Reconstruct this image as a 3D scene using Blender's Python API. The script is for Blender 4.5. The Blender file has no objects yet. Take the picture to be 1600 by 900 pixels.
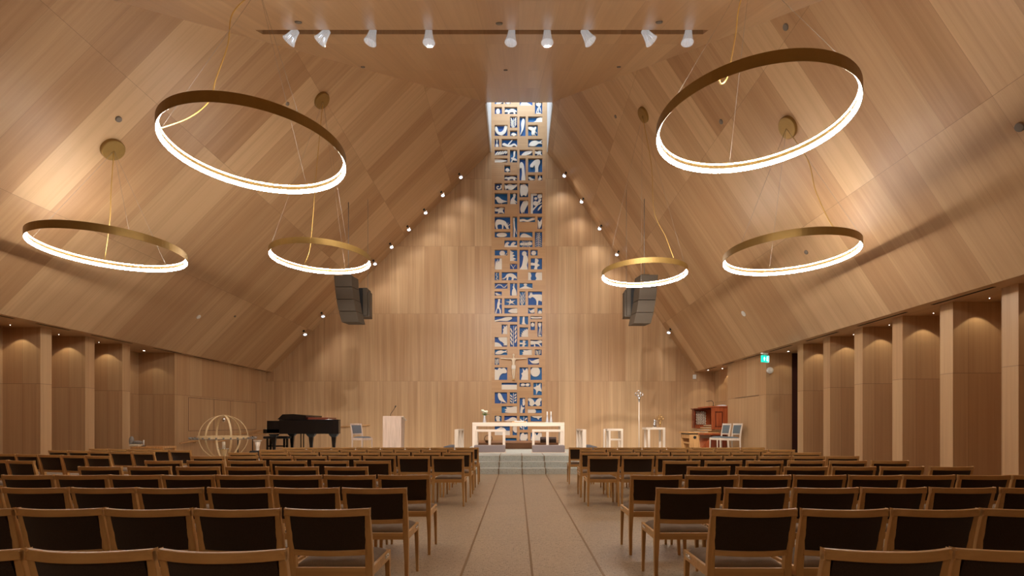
import bpy, bmesh, math, random
from mathutils import Vector, Matrix
random.seed(7)
C = bpy.context.scene.collection
PI = math.pi
F = 785.0; EYE = 1.33; VX = 808.0; VY = 663.0

def at(x, y, Y):
    """image point (1600x900 frame) at depth Y -> world"""
    return Vector(((x-VX)*Y/F, Y, EYE+(VY-y)*Y/F))

# ------------------------------------------------------------------ materials
def newmat(name):
    m = bpy.data.materials.new(name); m.use_nodes = True
    nt = m.node_tree
    for n in list(nt.nodes):
        nt.nodes.remove(n)
    out = nt.nodes.new('ShaderNodeOutputMaterial')
    bs = nt.nodes.new('ShaderNodeBsdfPrincipled')
    nt.links.new(bs.outputs[0], out.inputs[0])
    return m, nt, bs

def nd(nt, t, **kw):
    n = nt.nodes.new(t)
    for k, v in kw.items():
        setattr(n, k, v)
    return n

def math_n(nt, op, a, b=None, c=None):
    n = nd(nt, 'ShaderNodeMath', operation=op)
    for i, v in enumerate((a, b, c)):
        if v is None: continue
        if isinstance(v, (int, float)): n.inputs[i].default_value = v
        else: nt.links.new(v, n.inputs[i])
    return n.outputs[0]

def mixc(nt, fac, a, b, mode='MIX'):
    n = nd(nt, 'ShaderNodeMix', data_type='RGBA', blend_type=mode)
    for sock, v in ((n.inputs[0], fac), (n.inputs[6], a), (n.inputs[7], b)):
        if isinstance(v, (int, float)): sock.default_value = v
        elif isinstance(v, tuple): sock.default_value = v if len(v) == 4 else (*v, 1)
        else: nt.links.new(v, sock)
    return n.outputs[2]

def panel_wood(name, light, dark, w, l, u0=0.0, v0=0.0, stag=0.0, tone=0.5, streak=0.5, rough=0.4, seam=0.006, seamdark=0.55, spec=0.4):
    """veneer panels of w x l metres; UV in metres: u across the grain, v along it"""
    m, nt, bs = newmat(name)
    uv = nd(nt, 'ShaderNodeUVMap')
    sep = nd(nt, 'ShaderNodeSeparateXYZ'); nt.links.new(uv.outputs[0], sep.inputs[0])
    u = math_n(nt, 'ADD', sep.outputs[0], -u0 + 1000*w)
    v = math_n(nt, 'ADD', sep.outputs[1], -v0 + 1000*l)
    ui = math_n(nt, 'FLOOR', math_n(nt, 'DIVIDE', u, w))
    if stag:
        wn0 = nd(nt, 'ShaderNodeTexWhiteNoise', noise_dimensions='1D'); nt.links.new(ui, wn0.inputs['W'])
        v = math_n(nt, 'ADD', v, math_n(nt, 'MULTIPLY', math_n(nt, 'FLOOR', math_n(nt, 'MULTIPLY', wn0.outputs[0], 2.0)), stag*l))
    vi = math_n(nt, 'FLOOR', math_n(nt, 'DIVIDE', v, l))
    cid = nd(nt, 'ShaderNodeCombineXYZ'); nt.links.new(ui, cid.inputs[0]); nt.links.new(vi, cid.inputs[1])
    wn = nd(nt, 'ShaderNodeTexWhiteNoise', noise_dimensions='3D'); nt.links.new(cid.outputs[0], wn.inputs['Vector'])
    r = wn.outputs[0]
    # streaks that run along the grain, different in every panel
    def noise(su, sv, off, det=2.0, ro=0.5):
        cb = nd(nt, 'ShaderNodeCombineXYZ')
        nt.links.new(math_n(nt, 'MULTIPLY', u, su), cb.inputs[0])
        nt.links.new(math_n(nt, 'MULTIPLY', v, sv), cb.inputs[1])
        nt.links.new(math_n(nt, 'MULTIPLY_ADD', r, 37.0, off), cb.inputs[2])
        n = nd(nt, 'ShaderNodeTexNoise'); nt.links.new(cb.outputs[0], n.inputs['Vector'])
        n.inputs['Scale'].default_value = 1.0; n.inputs['Detail'].default_value = det; n.inputs['Roughness'].default_value = ro
        return n.outputs['Fac']
    broad = noise(5.0, 0.12, 0.0)
    mid = noise(22.0, 0.35, 11.0)
    fine = noise(110.0, 1.6, 23.0, 3.0)
    t = math_n(nt, 'MULTIPLY_ADD', math_n(nt, 'SUBTRACT', r, 0.5), tone, 0.42)
    t = math_n(nt, 'ADD', t, math_n(nt, 'MULTIPLY', math_n(nt, 'SUBTRACT', broad, 0.5), streak*2.0))
    t = math_n(nt, 'ADD', t, math_n(nt, 'MULTIPLY', math_n(nt, 'SUBTRACT', mid, 0.5), streak*1.5))
    t = math_n(nt, 'ADD', t, math_n(nt, 'MULTIPLY', math_n(nt, 'SUBTRACT', fine, 0.5), streak*0.8))
    tn = nd(nt, 'ShaderNodeClamp'); nt.links.new(t, tn.inputs[0])
    col = mixc(nt, tn.outputs[0], light, dark)
    # slight hue drift per panel
    col = mixc(nt, math_n(nt, 'MULTIPLY', wn.outputs[0], 0.25), col, tuple(a*b for a, b in zip(light, (1.0, .82, .72))))
    fu = math_n(nt, 'FRACT', math_n(nt, 'DIVIDE', u, w)); fv = math_n(nt, 'FRACT', math_n(nt, 'DIVIDE', v, l))
    su = math_n(nt, 'LESS_THAN', fu, seam/w); sv = math_n(nt, 'LESS_THAN', fv, seam/l)
    s = math_n(nt, 'MAXIMUM', math_n(nt, 'MULTIPLY', su, 0.5), sv)
    col = mixc(nt, math_n(nt, 'MULTIPLY', s, seamdark), col, (dark[0]*.25, dark[1]*.22, dark[2]*.2))
    nt.links.new(col, bs.inputs['Base Color'])
    bs.inputs['Roughness'].default_value = rough
    bs.inputs['Specular IOR Level'].default_value = spec
    return m

def grain_wood(name, light, dark, rough=0.4, scale=1.0, axis=2):
    m, nt, bs = newmat(name)
    tc = nd(nt, 'ShaderNodeTexCoord'); mp = nd(nt, 'ShaderNodeMapping')
    sc = [28*scale]*3; sc[axis] = 1.6*scale
    mp.inputs['Scale'].default_value = sc
    nt.links.new(tc.outputs['Object'], mp.inputs[0])
    n = nd(nt, 'ShaderNodeTexNoise'); n.inputs['Scale'].default_value = 1; n.inputs['Detail'].default_value = 4
    nt.links.new(mp.outputs[0], n.inputs['Vector'])
    r = nd(nt, 'ShaderNodeMapRange'); r.inputs[1].default_value = .3; r.inputs[2].default_value = .7
    nt.links.new(n.outputs['Fac'], r.inputs[0])
    nt.links.new(mixc(nt, r.outputs[0], light, dark), bs.inputs['Base Color'])
    bs.inputs['Roughness'].default_value = rough
    return m

def plain(name, col, rough=0.5, metal=0.0, noise=0.0, nscale=40.0, emis=None, es=0.0):
    m, nt, bs = newmat(name)
    bs.inputs['Roughness'].default_value = rough; bs.inputs['Metallic'].default_value = metal
    tc = nd(nt, 'ShaderNodeTexCoord'); n = nd(nt, 'ShaderNodeTexNoise')
    n.inputs['Scale'].default_value = nscale; n.inputs['Detail'].default_value = 3
    nt.links.new(tc.outputs['Object'], n.inputs['Vector'])
    k = max(noise, .03)
    a = tuple(min(1, c*(1+k)) for c in col); b = tuple(c*(1-k) for c in col)
    nt.links.new(mixc(nt, n.outputs['Fac'], a, b), bs.inputs['Base Color'])
    if emis:
        bs.inputs['Emission Color'].default_value = (*emis, 1); bs.inputs['Emission Strength'].default_value = es
    return m

def fabric(name, a, b, scale=700):
    m, nt, bs = newmat(name)
    tc = nd(nt, 'ShaderNodeTexCoord')
    n = nd(nt, 'ShaderNodeTexNoise'); n.inputs['Scale'].default_value = scale*.25; n.inputs['Detail'].default_value = 2
    nt.links.new(tc.outputs['Object'], n.inputs['Vector'])
    v = nd(nt, 'ShaderNodeTexVoronoi'); v.inputs['Scale'].default_value = scale*.4
    nt.links.new(tc.outputs['Object'], v.inputs['Vector'])
    f = math_n(nt, 'MULTIPLY_ADD', v.outputs['Distance'], .6, math_n(nt, 'MULTIPLY', n.outputs['Fac'], .6))
    nt.links.new(mixc(nt, f, a, b), bs.inputs['Base Color'])
    bs.inputs['Roughness'].default_value = .95; bs.inputs['Specular IOR Level'].default_value = .15
    bs.inputs['Sheen Weight'].default_value = .15
    return m

def terrazzo(name, base, chipd, chipl, rough=.38, joint=(.1, .07, .04), jl=5.74, spec=.45):
    m, nt, bs = newmat(name)
    geo = nd(nt, 'ShaderNodeNewGeometry')
    v = nd(nt, 'ShaderNodeTexVoronoi'); v.inputs['Scale'].default_value = 55
    nt.links.new(geo.outputs['Position'], v.inputs['Vector'])
    sepc = nd(nt, 'ShaderNodeSeparateColor'); nt.links.new(v.outputs['Color'], sepc.inputs[0])
    d = math_n(nt, 'LESS_THAN', v.outputs['Distance'], .42)
    isd = math_n(nt, 'MULTIPLY', d, math_n(nt, 'GREATER_THAN', sepc.outputs[0], .72))
    isl = math_n(nt, 'MULTIPLY', d, math_n(nt, 'LESS_THAN', sepc.outputs[0], .28))
    n = nd(nt, 'ShaderNodeTexNoise'); n.inputs['Scale'].default_value = 1.1; n.inputs['Detail'].default_value = 5
    nt.links.new(geo.outputs['Position'], n.inputs['Vector'])
    col = mixc(nt, n.outputs['Fac'], tuple(c*1.12 for c in base), tuple(c*.88 for c in base))
    col = mixc(nt, math_n(nt, 'MULTIPLY', isd, .6), col, chipd)
    col = mixc(nt, math_n(nt, 'MULTIPLY', isl, .5), col, chipl)
    if jl:
        sep = nd(nt, 'ShaderNodeSeparateXYZ'); nt.links.new(geo.outputs['Position'], sep.inputs[0])
        fy = math_n(nt, 'FRACT', math_n(nt, 'DIVIDE', math_n(nt, 'ADD', sep.outputs[1], 100.0*jl-5.74), jl))
        col = mixc(nt, math_n(nt, 'MULTIPLY', math_n(nt, 'LESS_THAN', fy, .008/jl), .5), col, joint)
    nt.links.new(col, bs.inputs['Base Color'])
    bs.inputs['Roughness'].default_value = rough; bs.inputs['Specular IOR Level'].default_value = spec
    return m

OL, OD = (.64, .425, .235), (.33, .188, .088)
M = {}
M['ceil_left'] = panel_wood('oak_veneer_left_slope', OL, OD, .705, 2.77, 7.79-.705*3, .0, stag=0, tone=.9, streak=.36)
M['ceil_right'] = panel_wood('oak_veneer_right_slope', OL, OD, .705, 2.77, 7.82-.705*3, .0, stag=0, tone=.85, streak=.36)
M['canopy'] = panel_wood('oak_veneer_canopy', OL, OD, .64, 2.46, .02, 10.05, tone=.4, streak=.3, seamdark=.4, rough=.3, seam=.008)
M['front'] = panel_wood('oak_veneer_front_wall', OL, OD, .70, 2.82, -1.07, .31, tone=.4, streak=.55, seam=.01, seamdark=.35)
M['side'] = panel_wood('oak_veneer_side_wall', OL, OD, .62, 2.24, .0, .0, tone=.35, streak=.34, seam=.012, seamdark=.45)
M['screen'] = panel_wood('oak_veneer_relief_screen', (.62, .39, .20), (.42, .235, .105), 3.0, 2.82, 0, 0, tone=.1, streak=.4, seam=.004)
M['floor'] = terrazzo('sand_terrazzo', (.46, .35, .23), (.12, .08, .05), (.66, .54, .40))
M['step'] = terrazzo('grey_green_terrazzo', (.62, .66, .62), (.2, .2, .17), (.75, .75, .7), jl=0)
M['brass_strip'] = plain('bronze_strip', (.26, .15, .06), .4, .4)
M['oak'] = grain_wood('chair_oak', (.68, .395, .145), (.53, .285, .095), .38)
M['oak_h'] = grain_wood('chair_oak_lengthwise', (.68, .395, .145), (.53, .285, .095), .38, axis=0)
M['birch'] = grain_wood('bent_birch', (.84, .66, .40), (.70, .52, .28), .4)
M['dark_fabric'] = fabric('dark_brown_fabric', (.066, .040, .024), (.032, .018, .011))
M['seat_fabric'] = fabric('grey_brown_fabric', (.27, .19, .125), (.17, .118, .076))
M['chrome'] = plain('chrome', (.75, .75, .75), .15, 1.0)
M['brass'] = plain('brushed_brass', (.31, .19, .055), .45, .65, .08, 15)
M['led'] = plain('led_diffuser', (1, 1, 1), .5, 0, emis=(1.0, .93, .85), es=50)
M['led_up'] = plain('led_diffuser_upper', (1, 1, 1), .5, 0, emis=(1.0, .93, .85), es=105)
M['cord'] = plain('golden_cord', (.55, .33, .08), .6)
M['wire'] = plain('steel_wire', (.35, .32, .28), .4, .5)
M['grey_oak'] = grain_wood('washed_oak', (.62, .46, .36), (.45, .32, .25), .45)
M['ash'] = grain_wood('pale_ash', (.86, .74, .62), (.74, .60, .47), .45, .6)
M['ash_h'] = grain_wood('pale_ash_lengthwise', (.86, .74, .62), (.74, .60, .47), .45, .6, axis=0)
M['taupe'] = fabric('taupe_fabric', (.33, .27, .26), (.22, .18, .18))
M['grey_fabric'] = fabric('grey_fabric', (.14, .14, .155), (.085, .085, .095))
M['bluegrey_fabric'] = fabric('blue_grey_fabric', (.19, .23, .25), (.11, .135, .15))
M['black'] = plain('black_lacquer', (.006, .005, .005), .12)
M['matblack'] = plain('matt_black', (.012, .012, .012), .6)
M['slot'] = plain('black_slot', (.01, .01, .01), .8)
M['speaker'] = plain('bronze_speaker_cloth', (.085, .062, .04), .6, .1, .1, 300)
M['cherry'] = grain_wood('red_cherry', (.50, .12, .035), (.28, .055, .018), .3)
M['cherry_dark'] = grain_wood('dark_cherry', (.20, .045, .018), (.11, .02, .01), .3)
M['honey'] = grain_wood('honey_wood', (.72, .40, .16), (.52, .26, .09), .4)
M['white'] = plain('white_plastic', (.8, .79, .75), .4)
M['cream'] = plain('carved_cream_wood', (.82, .77, .68), .6, 0, .06, 12)
M['corpus'] = plain('pale_carved_wood', (.80, .66, .48), .5, 0, .06, 9)
M['silver'] = plain('silver', (.72, .74, .78), .22, 1.0)
M['silver_matt'] = plain('satin_silver', (.62, .64, .68), .4, .7)
M['gold'] = plain('pale_gold', (.55, .33, .12), .35, .8)
M['leaf'] = plain('leaf_green', (.10, .17, .05), .6, 0, .3, 60)
M['petal'] = plain('white_petal', (.85, .86, .70), .7, 0, .08, 50)
M['red_dark'] = plain('dark_red_curtain', (.045, .008, .006), .9)
M['dais'] = grain_wood('brown_plinth', (.34, .17, .08), (.24, .11, .05), .5, axis=0)
M['box_brown'] = plain('dark_brown_leather', (.07, .04, .03), .6, 0, .2)
M['detector'] = plain('grey_cap', (.20, .165, .13), .6)
M['spotglass'] = plain('lit_reflector', (.9, .95, 1), .2, 0, emis=(.75, .85, 1.0), es=2.5)
M['downlight'] = plain('lit_downlight', (1, 1, 1), .3, 0, emis=(1, .9, .78), es=6)
M['shaft'] = plain('white_shaft', (.8, .84, .88), .5)
M['exit_green'] = plain('exit_green', (.0, .55, .42), .4, 0, emis=(.0, .62, .46), es=1.1)
M['exit_white'] = plain('exit_white', (.9, 1, .97), .4, 0, emis=(.8, 1, .95), es=1.6)
M['paper'] = plain('paper', (.85, .85, .86), .6)
M['wicker'] = plain('brown_wicker', (.22, .12, .06), .8, 0, .35, 80)
M['ivory'] = plain('ivory', (.85, .78, .62), .35)
M['stone'] = plain('grey_stone_figure', (.30, .28, .26), .8, 0, .3, 20)

def blue_mat():
    m, nt, bs = newmat('cobalt_blue_paint')
    oi = nd(nt, 'ShaderNodeObjectInfo')
    w = nd(nt, 'ShaderNodeTexWhiteNoise', noise_dimensions='1D')
    nt.links.new(oi.outputs['Location'], w.inputs['W']) if False else None
    sep = nd(nt, 'ShaderNodeSeparateXYZ'); nt.links.new(oi.outputs['Location'], sep.inputs[0])
    nt.links.new(math_n(nt, 'MULTIPLY_ADD', sep.outputs[0], 17.3, math_n(nt, 'MULTIPLY', sep.outputs[2], 7.7)), w.inputs['W'])
    nt.links.new(mixc(nt, w.outputs[0], (.022, .085, .36), (.012, .16, .42)), bs.inputs['Base Color'])
    bs.inputs['Roughness'].default_value = .6
    return m
M['blue'] = blue_mat()
def glass_mat():
    m, nt, bs = newmat('clear_glass')
    bs.inputs['Base Color'].default_value = (.95, .98, 1, 1); bs.inputs['Roughness'].default_value = .02
    bs.inputs['Transmission Weight'].default_value = 1.0; bs.inputs['IOR'].default_value = 1.45
    return m
M['glass'] = glass_mat()
def frosted():
    m, nt, bs = newmat('ribbed_glass_shade')
    bs.inputs['Base Color'].default_value = (.9, .93, .96, 1); bs.inputs['Roughness'].default_value = .25
    bs.inputs['Transmission Weight'].default_value = .5
    bs.inputs['Emission Color'].default_value = (.9, .95, 1, 1); bs.inputs['Emission Strength'].default_value = .15
    return m
M['ribglass'] = frosted()

# ------------------------------------------------------------------ mesh helpers
class MB:
    def __init__(s):
        s.v = []; s.f = []; s.uv = []; s.smooth = []
    def add(s, verts, faces, uvs=None, smooth=False):
        b = len(s.v); s.v += [tuple(p) for p in verts]
        for i, f in enumerate(faces):
            s.f.append([b+k for k in f]); s.smooth.append(smooth)
            s.uv.append(uvs[i] if uvs else None)
        return s
    def face(s, pts, uvf):
        return s.add(pts, [list(range(len(pts)))], [[uvf(Vector(p)) for p in pts]])
    def box(s, x0, x1, y0, y1, z0, z1, grain='z', mat=None):
        p = [(x0,y0,z0),(x1,y0,z0),(x1,y1,z0),(x0,y1,z0),(x0,y0,z1),(x1,y0,z1),(x1,y1,z1),(x0,y1,z1)]
        if mat is not None: p = [tuple(mat @ Vector(q)) for q in p]
        fs = [[0,3,2,1],[4,5,6,7],[0,1,5,4],[2,3,7,6],[1,2,6,5],[3,0,4,7]]
        ax = [(0,1),(0,1),(0,2),(0,2),(1,2),(1,2)]
        uvs = [[(p[k][a], p[k][b]) for k in f] for f, (a, b) in zip(fs, ax)]
        return s.add(p, fs, uvs)
    def tube(s, path, r, n=8, closed=False, smooth=True, rx=None):
        path = [Vector(p) for p in path]; N = len(path)
        rs = r if isinstance(r, (list, tuple)) else [r]*N
        rings = []; up = Vector((0, 0, 1))
        prev = None
        for i, p in enumerate(path):
            if closed: t = path[(i+1) % N]-path[i-1]
            else: t = path[min(i+1, N-1)]-path[max(i-1, 0)]
            t.normalize()
            if prev is None:
                a = t.cross(up)
                if a.length < 1e-3: a = t.cross(Vector((1, 0, 0)))
            else:
                a = prev - t*prev.dot(t)
            a.normalize(); prev = a; b = t.cross(a)
            rings.append([p+a*math.cos(2*PI*k/n)*rs[i]+b*math.sin(2*PI*k/n)*(rs[i] if rx is None else rx) for k in range(n)])
        vs = [q for rg in rings for q in rg]; fs = []
        for i in range(N if closed else N-1):
            j = (i+1) % N
            for k in range(n):
                fs.append([i*n+k, i*n+(k+1) % n, j*n+(k+1) % n, j*n+k])
        if not closed:
            fs.append(list(range(n))[::-1]); fs.append([(N-1)*n+k for k in range(n)])
        return s.add(vs, fs, smooth=smooth)
    def lathe(s, prof, cx=0, cy=0, cz=0, n=24, smooth=True, mat=None):
        vs = []; fs = []
        for (r, z) in prof:
            for k in range(n):
                a = 2*PI*k/n; q = Vector((cx+r*math.cos(a), cy+r*math.sin(a), cz+z))
                if mat is not None: q = mat @ q
                vs.append(q)
        for i in range(len(prof)-1):
            for k in range(n):
                fs.append([i*n+k, i*n+(k+1) % n, (i+1)*n+(k+1) % n, (i+1)*n+k])
        fs.append(list(range(n))[::-1]); fs.append([(len(prof)-1)*n+k for k in range(n)])
        return s.add(vs, fs, smooth=smooth)
    def sphere(s, c, r, n=12, m=8, sc=(1, 1, 1)):
        vs = []; fs = []
        for i in range(m+1):
            th = PI*i/m
            for k in range(n):
                a = 2*PI*k/n
                vs.append((c[0]+r*sc[0]*math.sin(th)*math.cos(a), c[1]+r*sc[1]*math.sin(th)*math.sin(a), c[2]+r*sc[2]*math.cos(th)))
        for i in range(m):
            for k in range(n):
                fs.append([i*n+k, (i+1)*n+k, (i+1)*n+(k+1) % n, i*n+(k+1) % n])
        return s.add(vs, fs, smooth=True)
    def prism(s, pts, y0, y1):
        """outline (x,z) extruded along y (front at y0)"""
        n = len(pts)
        area = sum(pts[i][0]*pts[(i+1) % n][1]-pts[(i+1) % n][0]*pts[i][1] for i in range(n))
        if area < 0: pts = pts[::-1]
        vs = [(p[0], y0, p[1]) for p in pts]+[(p[0], y1, p[1]) for p in pts]
        fs = [list(range(n)), [n+k for k in range(n)][::-1]]
        for k in range(n):
            fs.append([k, n+k, n+(k+1) % n, (k+1) % n])
        return s.add(vs, fs)
    def build(s, name, mat, parent=None, bevel=0, weld=False, autosm=False):
        me = bpy.data.meshes.new(name); me.from_pydata(s.v, [], s.f)
        uvl = me.uv_layers.new(name='UVMap')
        for poly, uv, sm in zip(me.polygons, s.uv, s.smooth):
            poly.use_smooth = sm
            if uv:
                for li, c in zip(poly.loop_indices, uv): uvl.data[li].uv = c
        me.materials.append(M[mat] if isinstance(mat, str) else mat)
        me.update()
        o = bpy.data.objects.new(name, me); C.objects.link(o)
        if parent is not None: o.parent = parent
        if bevel:
            b = o.modifiers.new('Bevel', 'BEVEL'); b.width = bevel; b.segments = 2; b.limit_method = 'ANGLE'
            b.angle_limit = math.radians(50)
        return o

def thing(name, label, cat, loc=(0, 0, 0), rz=0.0, group=None):
    o = bpy.data.objects.new(name, None); C.objects.link(o)
    o.empty_display_size = .1
    o.location = loc; o.rotation_euler = (0, 0, rz)
    o['label'] = label; o['category'] = cat
    if group: o['group'] = group
    return o
def tag(o, label, cat, group=None):
    o['label'] = label; o['category'] = cat
    if group: o['group'] = group
    return o
def struct(o):
    o['kind'] = 'structure'; return o
def dup(root, loc, rz, label, group=None):
    r = root.copy(); C.objects.link(r); r.location = loc; r.rotation_euler = (0, 0, rz)
    r['label'] = label
    if group: r['group'] = group
    for ch in list(root.children):
        c = ch.copy(); C.objects.link(c); c.parent = r
        for g in list(ch.children):
            d = g.copy(); C.objects.link(d); d.parent = c
    return r

def lamp(name, kind, loc, energy, color=(1, 1, 1), target=None, size=.1, spot=60, blend=.5, size_y=None, parent=None):
    l = bpy.data.lights.new(name, kind); l.energy = energy; l.color = color
    if kind == 'SPOT':
        l.spot_size = math.radians(spot); l.spot_blend = blend; l.shadow_soft_size = size
    elif kind == 'AREA':
        l.size = size
        if size_y: l.shape = 'RECTANGLE'; l.size_y = size_y
    else: l.shadow_soft_size = size
    o = bpy.data.objects.new(name, l); C.objects.link(o); o.location = loc
    if target is not None:
        d = Vector(target)-Vector(loc)
        o.rotation_euler = d.to_track_quat('-Z', 'Y').to_euler()
    return o

# ------------------------------------------------------------------ room
YB = -2.6; YF = 21.0; ZS = 3.52
XL, XR = -10.25, 7.4
kL, kR = 1.009, 1.5
def zl(X): return ZS+kL*(X-XL)
def zr(X): return ZS+kR*(XR-X)
def zc(Y): return 12.76-.491*(17.84-Y)
def xl(Y): return XL+(zc(Y)-ZS)/kL
def xr(Y): return XR-(zc(Y)-ZS)/kR
YC = 17.84-(12.76-ZS)/.491     # where the canopy comes down to the eaves

mb = MB(); mb.box(-13, 10, YB, 22, -.1, 0); struct(mb.build('floor', 'floor'))
# bronze joint strips in the aisle floor (rise over the steps)
for i, X in enumerate((-.494, .135, .763)):
    mb = MB(); mb.box(X-.010, X+.010, YB+.05, 13.395, .0005, .003)
    mb.box(X-.009, X+.009, 13.39, 13.3985, 0, .147); mb.box(X-.009, X+.009, 13.39, 13.80, .147, .149)
    mb.box(X-.009, X+.009, 13.79, 13.7985, .147, .294); mb.box(X-.009, X+.009, 13.79, 14.20, .294, .296)
    mb.box(X-.009, X+.009, 14.19, 14.1985, .294, .44); mb.box(X-.009, X+.009, 14.19, 15.6, .44, .4425)
    struct(mb.build('trim_%d' % (i+1), 'brass_strip'))

uvL = lambda p: (p.y, (p.x-XL)*math.sqrt(1+kL*kL)-2.41)
sR = math.sqrt(1+kR*kR)
uvR = lambda p: (p.y, (XR-p.x)*sR-2.40)
uvC = lambda p: (p.x, p.y)
mb = MB()
P = [(XL, YC), (XL, YF), (-1.08, YF), (-1.08, 17.84), (xl(17.84), 17.84)]
mb.face([(x, y, zl(x)) for x, y in P[::-1]], uvL)
# lip along the eaves
mb.box(XL-.03, XL, YB, YF, ZS, ZS+.05)
struct(mb.build('ceiling_left', 'ceil_left'))
mb = MB()
P = [(XR, YC), (XR, YF), (1.25, YF), (1.25, 17.84), (xr(17.84), 17.84)]
mb.face([(x, y, zr(x)) for x, y in P], uvR)
mb.box(XR, XR+.03, YB, YF, ZS, ZS+.05)
struct(mb.build('ceiling_right', 'ceil_right'))
# sloping middle of the ceiling with the lamp slot
S0, S1, SXL, SXR = 9.08, 9.36, -4.74, 3.46
def cq(pts): mb.face([(x, y, zc(y)) for x, y in pts], uvC)
mb = MB()
cq([(XL, YC), (xl(S0), S0), (xr(S0), S0), (XR, YC)])
cq([(xl(S0), S0), (xl(S1), S1), (SXL, S1), (SXL, S0)])
cq([(SXR, S0), (SXR, S1), (xr(S1), S1), (xr(S0), S0)])
cq([(xl(S1), S1), (xl(17.84), 17.84), (xr(17.84), 17.84), (xr(S1), S1)])
struct(mb.build('ceiling_canopy', 'canopy'))
mb = MB()
h = .42
def q3(a, b, c, d): mb.add([a, b, c, d], [[0, 1, 2, 3]], [[(p[0], p[2]) for p in (a, b, c, d)]])
q3((SXL, S1, zc(S1)), (SXR, S1, zc(S1)), (SXR, S1, zc(S1)+h), (SXL, S1, zc(S1)+h))
q3((SXL, S0, zc(S0)), (SXR, S0, zc(S0)), (SXR, S0, zc(S0)+h), (SXL, S0, zc(S0)+h))
q3((SXL, S0, zc(S0)+h), (SXR, S0, zc(S0)+h), (SXR, S1, zc(S1)+h), (SXL, S1, zc(S1)+h))
q3((SXL, S0, zc(S0)), (SXL, S1, zc(S1)), (SXL, S1, zc(S1)+h), (SXL, S0, zc(S0)+h))
q3((SXR, S0, zc(S0)), (SXR, S1, zc(S1)), (SXR, S1, zc(S1)+h), (SXR, S0, zc(S0)+h))
struct(mb.build('trim_4', 'canopy'))
# flat ceiling behind the camera, soffits over the side bays
mb = MB()
mb.face([(XL, YB, ZS), (XL, YC, ZS), (XR, YC, ZS), (XR, YB, ZS)], lambda p: (p.x, p.y))
struct(mb.build('ceiling_rear', 'canopy'))
mb = MB(); mb.box(-12.2, XL-.03, YB, YF, ZS, ZS+.08)
struct(mb.build('ceiling_soffit_left', 'side'))
mb = MB(); mb.box(XR+.03, 9.6, YB, YF, ZS, ZS+.08)
struct(mb.build('ceiling_soffit_right', 'side'))
# skylight shaft over the relief screen
mb = MB()
ZT = 16.2
mb.box(-1.13, -1.081, 17.84, YF+.3, 12.70, ZT); mb.box(1.25, 1.30, 17.84, YF+.3, 12.70, ZT)
mb.box(-1.13, 1.30, 17.80, 17.84, 12.8, ZT)
struct(mb.build('wall_skylight_shaft', 'shaft'))
mb = MB(); mb.box(-1.13, 1.30, 17.8, 21.3, ZT, ZT+.03); struct(mb.build('window_1', 'glass'))

# front wall either side of the relief screen
uvF = lambda p: (p.x, p.z)
SX0, SX1 = -1.07, 1.18
mb = MB()
mb.face([(-10.5, YF, 0), (SX0, YF, 0), (SX0, YF, ZT), (-1.081, YF, ZT), (-1.081, YF, zl(-1.08)), (XL, YF, ZS+.04), (-10.5, YF, ZS+.04)], uvF)
mb.face([(SX1, YF, 0), (8.27, YF, 0), (8.27, YF, ZS+.04), (XR, YF, ZS+.04), (1.25, YF, zr(1.25)), (1.25, YF, ZT), (SX1, YF, ZT)], uvF)
struct(mb.build('wall_front', 'front'))
mb = MB(); mb.face([(-12.2, YB, 0), (9.6, YB, 0), (9.6, YB, ZS+.1), (-12.2, YB, ZS+.1)], uvF)
struct(mb.build('wall_rear', 'side'))

# left side
mb = MB()
mb.box(-11.75, -11.6, YB, 15.4, 0, ZS+.02)
mb.box(-11.75, -10.5, 15.4, YF+.1, 0, ZS+.02)
struct(mb.build('wall_left', 'side'))
# right side: return wall at 15.45, organ niche beyond 18.25
mb = MB()
mb.box(8.70, 8.85, YB, 15.45, 0, ZS+.02)
mb.box(7.65, 8.45, 15.45, 18.25, 0, ZS+.02)
mb.box(8.27, 8.45, 18.25, YF+.1, 0, ZS+.02)
mb.box(8.70, 8.85, 15.45, 15.6, 0, ZS+.02)
struct(mb.build('wall_right', 'side'))
mb = MB(); mb.box(8.45, 8.72, 15.47, 15.55, 0, ZS+.02)
struct(mb.build('door_1', 'red_dark'))
nt_ = 5
for k in range(-2, 11):                       # deep fins along both side walls
    y = 13.68-1.175*k
    if k >= 0:
        mb = MB(); mb.box(-11.6, -10.75, y, y+.275, 0, ZS)
        struct(mb.build('trim_%d' % nt_, 'side')); nt_ += 1
        mb = MB(); mb.box(7.79, 8.70, y, y+.275, 0, ZS)
        struct(mb.build('trim_%d' % nt_, 'side')); nt_ += 1
# linear slots in the soffits
for side, X, segs in (('l', -10.42, [(10.9, 11.7), (12.3, 13.6), (14.4, 15.6), (16.2, 17.6), (18.3, 19.4), (20, 20.8), (9.3, 10.4)]),
                      ('r', 7.60, [(8.0, 9.2), (9.8, 11.2), (11.9, 13.2), (13.9, 15.1), (15.7, 16.9), (17.6, 18.6), (19.2, 20.2)])):
    for a, b in segs:
        mb = MB(); mb.box(X-.03, X+.03, a, b, ZS-.004, ZS-.001)
        struct(mb.build('trim_%d' % nt_, 'slot')); nt_ += 1
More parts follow.
